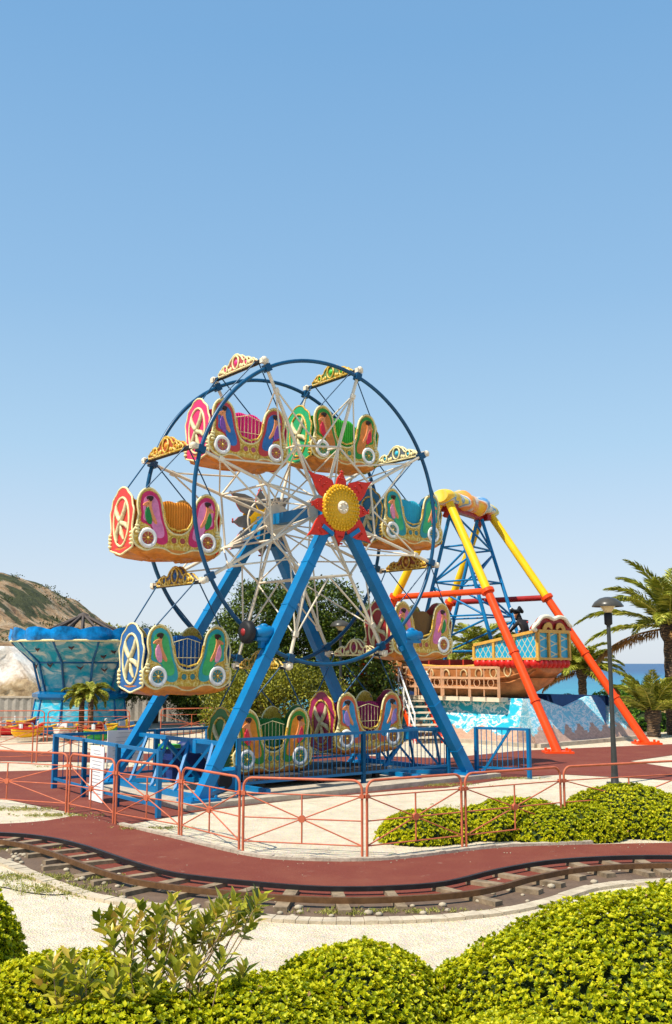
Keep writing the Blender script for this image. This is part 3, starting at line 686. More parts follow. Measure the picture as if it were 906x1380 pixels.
    for s in (1, -1):
        mb = MB(); k_ = 14 
        top = .92 if s > 0 else .30
        xs_ = np.linspace(-.40, .40, 4*k_+1)
        out = [(x, -.03+.02*math.sin(j*math.pi/2)) for j, x in enumerate(xs_)]
        if True:
            for j in range(len(xs_)-1):
                x0, x1 = xs_[j], xs_[j+1]; z0 = B+.02; hf = lambda x: B+.78+.17*math.sqrt(max(0, 1-(x/.41)**2))+.04*abs(math.sin(x*7.6)); t0 = hf(x0); t1 = hf(x1)
                y0 = s*(W-.10)+.014*math.sin(j*math.pi/2); y1 = s*(W-.10)+.014*math.sin((j+1)*math.pi/2)
                mb.add([(x0, y0, z0), (x1, y1, z0), (x1, y1, t1), (x0, y0, t0), (x0, y0+.03, z0), (x1, y1+.03, z0), (x1, y1+.03, t1), (x0, y0+.03, t0)], [(0, 1, 2, 3), (7, 6, 5, 4), (3, 2, 6, 7)])
            bd(mb, 'curtain_shell', CU, g)
        if s < 0 and k in (0, 4, 5, 6):
            mb = MB()
            for j in range(7):
                x = -.27+.09*j; mb.tube((x, -W+.02, B+.3), (x, -W+.02, B+.84+.07*(1-abs(x)/.3)), .005, 5)
            mb.tube((-.3, -W+.02, B+.84), (0, -W+.02, B+.92), .008, 5); mb.tube((.3, -W+.02, B+.84), (0, -W+.02, B+.92), .008, 5); mb.tube((-.3, -W+.02, B+.55), (.3, -W+.02, B+.55), .006, 5)
            bd(mb, 'wire_gate', CREAMG, g)
    mb = MB(); rings = []
    for zz, gx, gy in ((.03, .97, .47), (-.05, .96, .49), (-.10, .80, .40), (-.15, .45, .22)):
        r = []
        for j in range(40):
            a = 2*math.pi*j/40; c, s = math.cos(a), math.sin(a); e = .35
            x = gx*math.copysign(abs(c)**e, c); y = gy*math.copysign(abs(s)**e, s); wv = .028*math.sin(a*10+.4) if zz < 0 else 0
            r.append((x, y, B+zz+wv))
        rings.append(r)
    vs = [p for r in rings for p in r]; mb.add(vs, [(i*40+(j+1) % 40, i*40+j, (i+1)*40+j, (i+1)*40+(j+1) % 40) for i in range(3) for j in range(40)], True)
    mb.add(rings[-1], [tuple(range(40))[::-1]]); mb.add(rings[0], [tuple(range(40))]); bd(mb, 'hull_skirt', OCHRE, g)
    mb = MB()
    for sx in (-1, 1):
        for sy in (-1, 1): mb.tube((sx*.05, sy*.72, -.02), (sx*.82, sy*.44, B+1.02), .014, 6)
    bd(mb, 'hanger_rod', BLUERING, g)
    # canopy crest
    cr = [(-.80, -.03), (-.82, .05), (-.70, .10), (-.62, .17), (-.50, .20), (-.40, .15), (-.32, .18), (-.24, .28), (-.10, .36), (0, .38), (.10, .36), (.24, .28), (.32, .18), (.40, .15), (.50, .20), (.62, .17), (.70, .10), (.82, .05), (.80, -.03)]
    cr = [(x*.84, y*.86) for x, y in cr]; mb = MB(); mb.prism(cr, (.05, 0, 0), (0, -1, 0), (0, 0, 1), .10, 0); mb.mi = 1; [tubeloop(mb, cr, (xx, 0, 0), (0, -1, 0), (0, 0, 1), .022) for xx in (-.055, .055)]
    for sg, xo in ((1, -.062), (-1, .062)):
        Xv = (0, -1*sg, 0)
        for (cx, cy, r) in ((0, .15, .13), (-.40, .075, .075), (.40, .075, .075)):
            tubeloop(mb, [(cx+r*.9*math.cos(t), cy+r*1.1*math.sin(t)) for t in np.linspace(0, 2*math.pi, 15)[:-1]], (xo, 0, 0), (0, -1, 0), (0, 0, 1), .022)
        for x in (-.60, -.52, -.26, -.19, .19, .26, .52, .60): mb.ball((xo, -x, .05+.03*math.cos(x*9)), (.02, .045, .05), 6, 4)
    cn = bd(mb, 'canopy_crest', [paint(f'crest_board_{k}', clampc([x*.5+y*.25 for x, y in zip(cend, (.4, .2, .02))]), .5), GOLD if k in (1, 3, 5, 6, 7) else CREAMG], g)
    for cx, cy, r in ((0, .15, .08), (-.40, .075, .045), (.40, .075, .045)): mb = MB(); mb.ball((0, -cx, cy), (.085, r, r), 12, 8); bd(mb, 'crest_jewel', CU if k not in (3,) else F2, cn)
    mb = MB(); mb.beam((0, -.86, -.02), (0, .86, -.02), .09, .06); bd(mb, 'hanger_bar', BLACK, g)
    return g
for k in range(8): gondola(k)

# pad, deck and control gear under the wheel
ax0 = WC.xy.to_3d()
def wl_(t, n, z=0): return ax0+T*t+N*n+U*z
mb = MB(); mb.box(wl_(.15, -.1, .05), (8.0, 4.15, .10), T, N); PAD = mb.build('concrete_pad', CONC); tag(PAD, kind='structure')
mb = MB(); mb.box(wl_(0, 0, .27), (3.4, 1.9, .10), T, N)
bp = thing('boarding_platform', 'dark low boarding platform under the wheel', 'platform', wl_(0, 0, .1))
mb.build('deck', paint('dark_deck', (.05, .045, .045), .7), bp)
for a in (-1.5, 0, 1.5):
    for b in (-.8, .8): mb = MB(); mb.box(wl_(a, b, .16), (.12, .12, .12), T, N); mb.build('leg', BLACK, bp)
NAVY = paint('navy_cover', (.01, .03, .14), .5, .3, 4, .3)
t = thing('control_cabinet', 'dark blue control cabinet with a green lid behind the left leg of the wheel', 'cabinet', wl_(-1.9, -1.3, .1))
mb = MB(); c = wl_(-1.9, -1.3, .45); mb.box(c, (1.0, .55, .65), T, N); mb.ball(c+U*.34+T*.15, (.38, .25, .16), 14, 8, (T, N, U)); mb.build('body', NAVY, t)
mb = MB(); mb.box(c+U*.36-T*.42, (.3, .4, .08), T, N); mb.build('lid', paint('green_lid', (.08, .42, .05)), t)
t = thing('motor_box', 'blue gearbox with a black pulley on the pad near the front left foot', 'motor', wl_(-2.3, .55, .1))
mb = MB(); c = wl_(-2.3, .55, .3); mb.box(c, (.5, .4, .35), T, N); mb.tube(c+U*.1-T*.3, c+U*.1+T*.35, .12, 12); mb.build('housing', BLUE, t)
mb = MB(); mb.disc(c+N*.2, N, .15, .06, 16); mb.build('pulley', BLACK, t)

# ------------------------------------------------------------------ blue fence round the wheel
def bluepanel(a, b, label, h=1.06, bars=True, diag=False, z0=.0, step=.115):
    a = V((a.x, a.y, z0)); b = V((b.x, b.y, z0)); d = (b-a).normalized(); L = (b-a).length; n = V((d.y, -d.x, 0))
    t = thing('fence_panel', label, 'fence', (a+b)/2, 'blue railings round the ferris wheel')
    mb = MB(); mb.beam(a+U*h, b+U*h, .05, .055); mb.build('top_rail', BLUEF, t)
    mb = MB(); mb.beam(a+U*.2, b+U*.2, .04, .05); mb.build('bottom_rail', BLUEF, t)
    for p in (a, b):
        mb = MB(); mb.beam(p, p+U*(h+.02), .075, .075, T); mb.build('post', BLUEF, t)
    if bars:
        k = int(L/step)
        for i in range(1, k):
            mb = MB(); p = a+d*(L*i/k); mb.tube(p+U*.2, p+U*h, .0095, 5, cap=False); mb.build('bar', BLUEF, t)
    if diag: mb = MB(); mb.beam(a+U*.1+d*.15, a+d*L*.66+U*h, .05, .05); mb.build('diagonal_brace', BLUEF, t)
    return t
f0 = G(490, 1062); fdir = T
L0 = G(72, 1063); L1 = G(112, 1075); L2 = G(157, 1088); L3 = G(213, 1103)
fa = f0-T*3.05
bluepanel(fa, f0, 'long blue barred railing in front of the green and magenta gondolas', z0=.1, h=1.0)
fb = f0+T*2.45; bluepanel(f0, fb, 'blue barred railing between the middle post and the right leg of the wheel', z0=.1, h=1.0)
bluepanel(G(643, 1046), G(714, 1050), 'short blue railing with a diagonal brace right of the wheel', diag=True)
bluepanel(L0, L1, 'leftmost blue open railing bay of the queue lane', bars=False)
bluepanel(L1, L2, 'middle blue open railing bay with the white notice', bars=False)
bluepanel(L2, L3, 'blue open railing bay nearest the camera at the queue lane end', bars=False)
R0 = L0+T*.3-N*.0; 
bluepanel(L0+V((.02, .02, 0)), L0+T*2.3, 'blue barred railing behind the white notice, left rear corner', step=.16)
bluepanel(L0+T*2.35, L0+T*4.6, 'blue barred railing behind the left rear leg', step=.16)
bluepanel(wl_(-.6, -2.6), wl_(2.0, -2.6), 'rear blue railing seen through the wheel base, left', step=.16)
bluepanel(wl_(2.05, -2.6), wl_(4.6, -2.6), 'rear blue railing seen through the wheel base, right', step=.16)
PAPER = paint('notice_board_white', (.80, .78, .76), .5, .04, 3, .15); INK = paint('faded_grey_print', (.36, .36, .40), .6)
def notice(c, d, w, z0, z1, label, lines=13):
    t = thing('notice_board', label, 'notice', c+U*z0); n = V((d.y, -d.x, 0))
    mb = MB(); mb.box(c+U*(z0+z1)/2, (w, .02, z1-z0), d, n); b = mb.build('board', PAPER, t)
    mb = MB(); hh = z1-z0
    for i in range(lines):
        z = z1-hh*(.08+.84*i/lines); ww = w*random.uniform(.45, .8); mb.box(c+n*.012+U*z+d*random.uniform(-.02, .02), (ww, .003, hh*.014), d, n)
    mb.build('faded_print', INK, t)
dL = (L3-L0).normalized(); nL = V((dL.y, -dL.x, 0))
pc = L1.lerp(L2, .48); pc.z = 0; notice(pc+nL*.05, dL, .62, .02, 1.0, 'tall white notice board hanging on the blue queue railing')
qc = L0+T*1.55; notice(qc+N*.06, T, .85, .45, 1.1, 'white notice sheet on the rear blue railing', 6)

# ------------------------------------------------------------------ salmon crowd barriers
def barrier(a, b, label, h=.99, group='salmon metal barriers along the path'):
    a = V((a.x, a.y, 0)); b = V((b.x, b.y, 0)); d = (b-a).normalized(); L = (b-a).length; g = .035
    t = thing('barrier', label, 'barrier', (a+b)/2, group); a = a+d*g; b = b-d*g; L = (b-a).length; r = .12
    pts = [a, a+U*(h-r)]+[a+d*(r-r*math.cos(x))+U*(h-r+r*math.sin(x)) for x in np.linspace(.3, 1.57, 5)]+[b-d*(r-r*math.cos(x))+U*(h-r+r*math.sin(x)) for x in np.linspace(1.57, .3, 5)]+[b+U*(h-r), b]
    mb = MB(); mb.path(pts, .0175, 8); mb.build('frame', SALMON, t)
    z2, zm, z1 = h-.2, .48, .17; m = a.lerp(b, .5)
    for z in (z2, zm, z1): mb = MB(); mb.tube(a+U*z, b+U*z, .0095, 6); mb.build('rail', SALMON, t)
    for p, q in ((a+U*z2, b+U*z1), (a+U*z1, b+U*z2)): mb = MB(); mb.tube(p, q, .0095, 6); mb.build('diagonal_bar', SALMON, t)
    mb = MB(); mb.tube(m+U*.17, m+U*z2, .0125, 6); mb.build('centre_bar', SALMON, t)
    n = V((d.y, -d.x, 0)); mb = MB(); mb.disc(m+U*zm-n*.022, n, .048, .044, 12); mb.build('clamp', SALMON, t)
    for p in (a, b): mb = MB(); mb.box(p+U*z2, (.06, .05, .05), d, n); mb.build('clamp', SALMON, t)
    return t
bp_ = [(-70, 1085), (91, 1097), (154, 1111), (243, 1128), (324, 1151), (492, 1159), (626, 1143), (760, 1127), (935, 1112), (1120, 1108)]
bl = ['barrier at the left edge, in front of the red path fork', 'barrier in front of the blue queue railing and notice', 'barrier in front of the left foot truss of the wheel', 'barrier just left of the twin posts, in front of the left leg foot', 'barrier over bare gravel, left of the clipped hedge', 'barrier crossing the left end of the clipped hedge', 'barrier in front of the middle of the clipped hedge', 'barrier in front of the street lamp', 'barrier beyond the right edge of the hedge']
G_ = [G(*p) for p in bp_]
for i in range(9): barrier(G_[i], G_[i+1], 'salmon '+bl[i])
far = [((-60, 1031), (45, 1028), 'far salmon barrier at the left edge, near the toy boats'), ((47, 1028), (140, 1025), 'far salmon barrier in front of the toy boats'), ((-60, 1001), (60, 1000), 'most distant salmon barrier, left of the carousel base'), ((62, 1000), (175, 999), 'most distant salmon barrier, across the carousel base'), ((215, 996), (300, 994), 'distant salmon barrier under the trees'), ((-130, 1062), (-62, 1082), 'salmon barrier outside the left edge')]
for a, b, l in far[:5]: barrier(G(*a), G(*b), l, group='salmon metal barriers beyond the wheel')

# ------------------------------------------------------------------ swinging ship ride
A1 = Q(600, 672, 32.3); A2 = Q(655, 690, 35.0)
NRf, FRf, NLf, FLf = G(752, 1015), G(872, 1003), V((-.2, 35.6, 0)), V((2.6, 38.3, 0))
sr = thing('swinging_ship_ride', 'swinging ship ride on yellow and red A-frame legs', 'fairground ride', ((NRf+FLf)/2).xy.to_3d())
def shipleg(ft, top):
    j = ft.lerp(top, .6); mb = MB(); mb.tube(j, top, .135, 14); mb.build('upper_leg', YELP, sr)
    mb = MB(); mb.tube(ft, j, .13, 14); d = (top-ft).normalized(); mb.tube(j-d*.06, j+d*.05, .21, 14)
    for q in (.18, .36): c = ft.lerp(top, q); mb.tube(c-d*.03, c+d*.025, .16, 14)
    mb.box(ft+U*.03, (.8, .6, .06)); 
    for b in ((-.3, -.2), (.3, -.2), (-.3, .2), (.3, .2)): mb.tube(ft+V((*b, .05)), ft+V((*b, .13)), .04, 6)
    mb.build('lower_leg', REDP, sr); return j
SU = V((.69, -.72, 0)).normalized(); SB = V((SU.y*-1, SU.x, 0)); SB = V((.72, .69, 0)).normalized()     # ship axis, beam axis
jn = [shipleg(NRf, A1+SU*.1), shipleg(NLf, A1-SU*.15)]; jf = [shipleg(FRf, A2+SU*.1), shipleg(FLf, A2-SU*.15)]
for j in (jn, jf): mb = MB(); mb.tube(j[0], j[1], .10, 10); mb.build('cross_beam', REDP if j is jn else DRED, sr)
mb = MB(); ad = (A2-A1).normalized(); aj1, aj2 = A1+ad*.3-U*.25, A2-ad*.3-U*.25
mb.beam(aj1, aj2, .24, .22); mb.beam(aj1-U*.0, aj1-U*.3-SU*.2, .16, .1); mb.beam(aj2, aj2-U*.3-SU*.2, .16, .1); mb.beam(aj1-U*.02+SU*.3, aj1-U*.02-SU*.3, .2, .2); mb.beam(aj2-U*.02+SU*.3, aj2-U*.02-SU*.3, .2, .2); mb.build('drive_beam', DRED, sr)
def cloudmat():
    m, nt, bs = newmat('painted_clouds'); vec, tc = coords(nt); a = noisen(nt, vec, .9, 1, .4, dist=1.2)
    r = ramp(nt, a, [(.30, (.9, .52, .02)), (.42, (.88, .25, .04)), (.48, (.75, .72, .60)), (.53, (.06, .28, .6)), (.57, (.85, .66, .12)), (.66, (.9, .5, .02)), (.75, (.3, .5, .15))])
    nt.links.new(r.outputs[0], bs.inputs['Base Color']); bs.inputs['Roughness'].default_value = .4; return m
mb = MB(); K = 26; seg = 16; vs = []; a0, a1 = A1-ad*.35+U*.02, A2+ad*.45+U*.02; Lc = (a1-a0).length
for i in range(K+1):
    t = i/K; c = a0.lerp(a1, t); e = math.sin(math.pi*min(1, max(0, .03+.94*t)))**.22; lob = 1+.13*math.sin(t*21)+.06*math.sin(t*37+1)
    for k in range(seg):
        a = 2*math.pi*k/seg; rr = e*lob*(1+.07*math.sin(3*a+t*9)); vs.append(c+SU*(math.cos(a)*.52*rr)+U*(math.sin(a)*.36*rr*(.75 if math.sin(a) < 0 else 1)))
mb.add(vs, [(i*seg+k, i*seg+(k+1) % seg, (i+1)*seg+(k+1) % seg, (i+1)*seg+k) for i in range(K) for k in range(seg)], True)
mb.add(vs[:seg], [tuple(range(seg))]); mb.add(vs[-seg:], [tuple(range(seg))]); mb.build('top_housing', cloudmat(), sr)
# swinging arms
SC = (A1+A2)/2; SC.z = 0; hub1 = A1+ad*.55-U*.35; hub2 = A2-ad*.55-U*.35; mb = MB(); poles = []
for h_, s in ((hub1, -1), (hub2, 1)):
    for u in (-1, 1):
        b = SC+SU*(1.75*u)+SB*(.78*s)+U*2.55; poles.append((h_+SU*.1*u, b)); 
for i, (a, b) in enumerate(poles): mb = MB(); mb.tube(a, b, .062, 8); mb.build('arm_pole', BLUE, sr)
mb = MB()
def latt(p, q, K=4):
    for j in range(1, K+1):
        t0, t1 = (j-1)/K, j/K; f = lambda P, t: P[0].lerp(P[1], t)
        mb.tube(f(p, t1*.93), f(q, t1*.93), .034, 6); a, b = (p, q) if j % 2 else (q, p)
        mb.tube(f(a, t0*.93+.03), f(b, t1*.93), .036, 6)
latt(poles[0], poles[1]); latt(poles[2], poles[3]); latt(poles[1], poles[3]); latt(poles[0], poles[2]); mb.build('arm_lattice', BLUE, sr)
# hull
HULLM = paint('carved_brown_hull', (.48, .18, .055), .6, .45, 3, .7, (.13, .05, .02), .5, 0, 5)
st = [(-3.95, .05, 2.7, 3.35), (-3.7, .30, 2.2, 3.28), (-3.2, .58, 1.80, 3.0), (-2.5, .78, 1.52, 2.62), (-1.6, .88, 1.36, 2.42), (-.6, .92, 1.30, 2.36), (.5, .92, 1.30, 2.36), (1.4, .90, 1.36, 2.42), (2.2, .86, 1.42, 2.5), (2.9, .82, 1.78, 2.55), (3.25, .78, 2.2, 2.55)]
mb = MB(); vs = []; seg = 12; prof_ = [(-1, 1), (-.97, .7), (-.85, .4), (-.6, .16), (-.25, .03), (0, 0), (.25, .03), (.6, .16), (.85, .4), (.97, .7), (1, 1)]
def hp(s, w, z): return SC+SU*s+SB*w+U*z
stn = []
for i in range(len(st)-1):
    for j in range(3): t = j/3; stn.append([st[i][k]*(1-t)+st[i+1][k]*t for k in range(4)])
stn.append(st[-1])
for s, w, k, t in stn:
    for a, b in prof_: vs.append(hp(s, w*a, k+(t-k)*b))
m_ = len(prof_); mb.add(vs, [(i*m_+j, (i+1)*m_+j, (i+1)*m_+j+1, i*m_+j+1) for i in range(len(stn)-1) for j in range(m_-1)], True)
mb.add(vs[-m_:], [tuple(range(m_))]); 
mb.add([hp(s, w*a*.96, t-.5) for s, w, k, t in stn[3:] for a in (-1, 1)], [(2*i, 2*i+1, 2*i+3, 2*i+2) for i in range(len(stn)-4)])
for q in (-1, 1):                                                     # raised planking and ovals
    for lv in (.45, .62): mb.path([hp(s, q*w*.985*(1 if lv > .6 else .93), k+(t-k)*lv) for s, w, k, t in stn[2:-1]], .03, 6)
hull = mb.build('hull', HULLM, sr)
OGOLD = paint('ship_gold', (.62, .34, .06), .45, .25, 8, .4)
mb = MB()
for q in (-1, 1):
    mb.path([hp(s, q*w, t+.03) for s, w, k, t in stn], .05, 8)
mb.build('gunwale', OGOLD, hull)
mb = MB()
for q in (-1, 1):
    for i in range(4, len(stn)-6, 2):
        s, w, k, t = stn[i]; c = hp(s, q*(w+.01), k+(t-k)*.78); mb.path([c+SU*.13*math.cos(x)+U*.17*math.sin(x) for x in np.linspace(0, 2*math.pi, 13)[:-1]], .03, 6, closed=True)
tag(mb.build('carved_ring', paint('ring_cream', (.55, .40, .2), .5), hull), kind=None)
# benches, bow figurehead scroll
mb = MB()
for s in (-2.2, -1.3, -.4, .5, 1.4): mb.box(hp(s, 0, 2.2), (.35, 1.5, .08), SU, SB); mb.box(hp(s+.16*(1 if s < 0 else -1), 0, 2.4), (.06, 1.5, .45), SU, SB)
mb.build('bench_seat', paint('seat_red', (.45, .04, .02)), hull)
mb = MB(); mb.path([hp(-3.6, 0, 2.6), hp(-4.1, 0, 2.95), hp(-4.3, 0, 3.35), hp(-4.1, 0, 3.6), hp(-3.85, 0, 3.45), hp(-3.95, 0, 3.25)], [.12, .13, .12, .1, .08, .04], 8); mb.build('figurehead_scroll', WHITE, hull)
# stern castle
def windowmat():
    m, nt, bs = newmat('blue_lattice_panel'); vec, tc = coords(nt); mp = nt.nodes.new('ShaderNodeMapping'); mp.inputs['Rotation'].default_value = (0, 0, .8); 
    sx = nt.nodes.new('ShaderNodeSeparateXYZ'); nt.links.new(tc.outputs['Object'], sx.inputs[0])
    h = mathn(nt, 'ADD', mathn(nt, 'MULTIPLY', sx.outputs['X'], .7), mathn(nt, 'MULTIPLY', sx.outputs['Y'], -.5))
    def dia(sg): return mathn(nt, 'PINGPONG', mathn(nt, 'ADD', h, mathn(nt, 'MULTIPLY', sx.outputs['Z'], sg*.55)), .09)
    l = mathn(nt, 'MINIMUM', dia(1), dia(-1)); f = mathn(nt, 'LESS_THAN', l, .011)
    nt.links.new(mixc(nt, f, (.01, .33, .52), (.55, .50, .30)), bs.inputs['Base Color']); bs.inputs['Roughness'].default_value = .3; return m
WIN = windowmat(); sc = thing
mb = MB(); 
def wallp(p, q, z0a, z1a, z1b, th=.05): 
    d = (q-p).normalized(); n = V((d.y, -d.x, 0)); L = (q-p).length; mb.prism([(0, z0a), (L, z0a), (L, z1b), (0, z1a)], V((p.x, p.y, 0)), d, U, th, -th/2)
E1n, E1f, E2n, E2f = hp(.95, -.90, 0), hp(.95, .9, 0), hp(3.3, -.84, 0), hp(3.3, .84, 0)
wallp(E1n, E2n, 2.62, 3.05, 3.45); wallp(E2n, E2f, 2.62, 3.45, 3.45); wallp(E2f, E1f, 2.62, 3.45, 3.05)
castle = mb.build('stern_castle', WIN, sr)
mb = MB()
def post(c, z1, w=.09): mb.beam(V((c.x, c.y, 2.58)), V((c.x, c.y, z1)), w, w, SU)
for t in (0, .33, .66): post(E1n.lerp(E2n, t)-SB*.03, 3.05+.4*t); post(E1f.lerp(E2f, t)+SB*.03, 3.05+.4*t)
for t in (0, .33, .67, 1): post(E2n.lerp(E2f, t)+SU*.04, 3.45, .10)
for p, q in ((E1n-SB*.03, E2n-SB*.03), (E1f+SB*.03, E2f+SB*.03)):
    mb.beam(p+U*3.08, q+U*3.48, .12, .09); mb.beam(p+U*2.64, q+U*2.64, .1, .07)
mb.beam(E2n+U*3.48+SU*.04, E2f+U*3.48+SU*.04, .12, .1); mb.beam(E2n+U*2.64+SU*.04, E2f+U*2.64+SU*.04, .12, .07)
mb.build('gold_frame', OGOLD, castle)
mb = MB(); RB = paint('red_fender', (.55, .015, .01), .35)
for p, q, n in ((E1n, E2n, 10), (E2n, E2f, 7), (E2f, E1f, 10)):
    for i in range(n): 
        a, b = p.lerp(q, i/n), p.lerp(q, (i+1)/n); c = (a+b)/2; d = (b-a).normalized(); mb.ball(c+U*2.50, (.15, .13, .15), 10, 7, (d, V((d.y, -d.x, 0)), U))
mb.build('red_fender_band', RB, castle)
o = E2n.lerp(E2f, .5)+U*3.5+SU*.06; cx_ = [(-.95, 0), (-.98, .15), (-.85, .22), (-.62, .40), (-.3, .44), (0, .36), (.3, .44), (.62, .40), (.85, .22), (.98, .15), (.95, 0)]
mb = MB(); mb.prism(resample(cx_, 3), o-SU*.05, SB*-1, U, .08); mb.mi = 1; mb.path([o+SB*a+U*b for a, b in resample(cx_, 3)[:28]], .065, 6); cr = mb.build('stern_crest', [DRED, paint('crest_cream', (.8, .72, .52), .4, .2, 10)], castle)
mb = MB(); 
for q in (-1, 1): mb.prism(resample([(q*.12, .03), (q*.14, .2), (q*.3, .26), (q*.5, .2), (q*.62, .05), (q*.45, .03), (q*.34, .12)], 3), o+SU*.035, SB, U, .03, -.03)
mb.build('crest_scroll', OGOLD, cr)
# pirate mannequin on the stern
def skinned(name, joints, edges, mats, parent, sub=2):
    me = bpy.data.meshes.new(name); me.from_pydata([tuple(j[0]) for j in joints], edges, []); o = bpy.data.objects.new(name, me); COL.objects.link(o)
    for m in mats: me.materials.append(m)
    md = o.modifiers.new('skin', 'SKIN'); sv = me.skin_vertices[0].data if len(me.skin_vertices) else None
    if sv is None:
        bpy.context.view_layer.objects.active = o; sv = me.skin_vertices[0].data
    for i, j in enumerate(joints):
        sv[i].radius = (j[1], j[1] if len(j) < 3 else j[2]); sv[i].use_root = (i == 0)
    s = o.modifiers.new('sub', 'SUBSURF'); s.levels = sub; s.render_levels = sub
    dg = bpy.context.evaluated_depsgraph_get(); ev = o.evaluated_get(dg); nm = bpy.data.meshes.new_from_object(ev); o.modifiers.clear(); o.data = nm
    for p in nm.polygons: p.use_smooth = True
    if parent: o.parent = parent; o.location = -OFF[parent.name]
    OFF[o.name] = V((0, 0, 0)); return o
pb = hp(2.55, -.1, 0)+U*3.22; pt = thing('pirate_mannequin', 'pirate mannequin in a black coat and white-trimmed hat leaning out over the ship stern', 'statue', pb)
fw_ = -SU; lf = SB                                                   # faces the bow
J = lambda a, b, c: pb+fw_*(a+.38*max(c-.1, 0))+lf*b+U*(c*.96)
jt = [(J(0, 0, .12), .17, .14), (J(.04, 0, .34), .15, .12), (J(.10, 0, .54), .19, .12), (J(.14, 0, .68), .07), (J(.17, 0, .80), .10), (J(.18, 0, .90), .09),
      (J(.12, -.2, .60), .075), (J(.34, -.24, .42), .06), (J(.60, -.2, .28), .04), (J(.68, -.2, .25), .045),
      (J(.10, .2, .60), .075), (J(.30, .3, .40), .06), (J(.48, .22, .30), .045),
      (J(.22, -.12, .05), .10), (J(.45, -.13, .02), .08), (J(.5, -.13, -.3), .06), (J(.22, .12, .05), .10), (J(.45, .13, .02), .08), (J(.5, .13, -.3), .06)]
ed = [(0, 1), (1, 2), (2, 3), (3, 4), (4, 5), (2, 6), (6, 7), (7, 8), (8, 9), (2, 10), (10, 11), (11, 12), (0, 13), (13, 14), (14, 15), (0, 16), (16, 17), (17, 18)]
skinned('body', jt, ed, [paint('mannequin_coat', (.02, .015, .014), .6)], pt)
mb = MB(); mb.ball(J(.20, 0, .84), (.095, .10, .125), 14, 10); mb.ball(J(.30, 0, .83), .022, 8, 6); mb.ball(J(.70, -.2, .25), (.06, .045, .05), 8, 6); mb.ball(J(.49, .22, .3), (.06, .045, .05), 8, 6); mb.build('face', SKIN, pt)
mb = MB(); mb.ball(J(.27, 0, .74), (.05, .08, .07), 10, 8); mb.build('beard', BLACK, pt)
mb = MB(); mb.ball(J(.17, 0, .95), (.13, .14, .09), 14, 8); mb.path([J(.17, -.28, 1.02), J(.05, -.12, .96), J(.02, 0, 1.08), J(.05, .12, .96), J(.17, .28, 1.02)], [.03, .06, .07, .06, .03], 8); mb.path([J(.17, -.28, 1.02), J(.30, -.12, .95), J(.33, 0, 1.04), J(.30, .12, .95), J(.17, .28, 1.02)], [.03, .05, .06, .05, .03], 8); mb.mi = 1
mb.path([J(.17, -.29, 1.06), J(.30, -.12, 1.0), J(.34, 0, 1.10), J(.30, .12, 1.0), J(.17, .29, 1.06)], .02, 6); mb.build('hat', [BLACK, WHITE], pt)
mb = MB(); mb.path([J(.0, .17, .62), J(.2, .02, .40), J(.12, -.18, .16)], .035, 8); mb.build('sash', RB, pt)

# painted base of the ship ride
def wavemat(name, a, b, low, z0, amp, sc=2.6):
    m, nt, bs = newmat(name); vec, tc = coords(nt, (1, 1, 1.6)); n1 = noisen(nt, vec, sc*1.6, 5, .6, dist=.5); n2 = noisen(nt, vec, 9, 6, .7)
    sx = nt.nodes.new('ShaderNodeSeparateXYZ'); nt.links.new(tc.outputs['Object'], sx.inputs[0])
    h = mathn(nt, 'ADD', mathn(nt, 'MULTIPLY', sx.outputs['X'], 1.3), mathn(nt, 'MULTIPLY', sx.outputs['Y'], .35))
    zig = mathn(nt, 'MULTIPLY', mathn(nt, 'PINGPONG', mathn(nt, 'ADD', h, mathn(nt, 'MULTIPLY', n1, .8)), .42), amp)
    f = ramp(nt, mathn(nt, 'SUBTRACT', mathn(nt, 'SUBTRACT', sx.outputs['Z'], z0), zig), [(.0, (0, 0, 0)), (.02, (1, 1, 1))])
    w = ramp(nt, n1, [(.44, a), (.49, clampc([x*.5+y*.5 for x, y in zip(a, b)])), (.515, b), (.54, b), (.56, a), (.72, clampc([x*.6+.25 for x in a]))])
    lw = mixc(nt, ramp(nt, n2, [(.4, (0, 0, 0)), (.65, (1, 1, 1))]).outputs[0], low, clampc([x*.65 for x in low]))
    c = mixc(nt, f.outputs[0], lw, w.outputs[0]); d = mixc(nt, mathn(nt, 'MULTIPLY', ramp(nt, n2, [(.6, (0, 0, 0)), (.68, (1, 1, 1))]).outputs[0], .25), c, (.4, .36, .3))
    nt.links.new(d, bs.inputs['Base Color']); bs.inputs['Roughness'].default_value = .6; bump(nt, bs, n2, .2, .02); return m
WAVE1 = wavemat('wave_mural_side', (.0, .40, .56), (.72, .82, .82), (.58, .36, .25), .28, .7, 1.6); WAVE2 = wavemat('wave_mural_end', (.20, .60, .74), (.80, .84, .84), (.58, .38, .29), .30, .75, 2.4)
C1 = G(724, 1008); C2 = G(866, 995.5); C3 = C1-SU*9.2; C4 = C2-SU*9.2; IN = .42
cen = (C1+C2+C3+C4)/4
pf = thing('ride_base', 'wave-painted enclosure below the swinging ship with a dipped end wall', 'enclosure', cen)
e = (C2-C1).normalized()
def ins(p, k): return p+(e*(k if (p-cen).dot(e) < 0 else -k))+(SU*(-k if (p-cen).dot(SU) > 0 else k))
TZ = 1.42
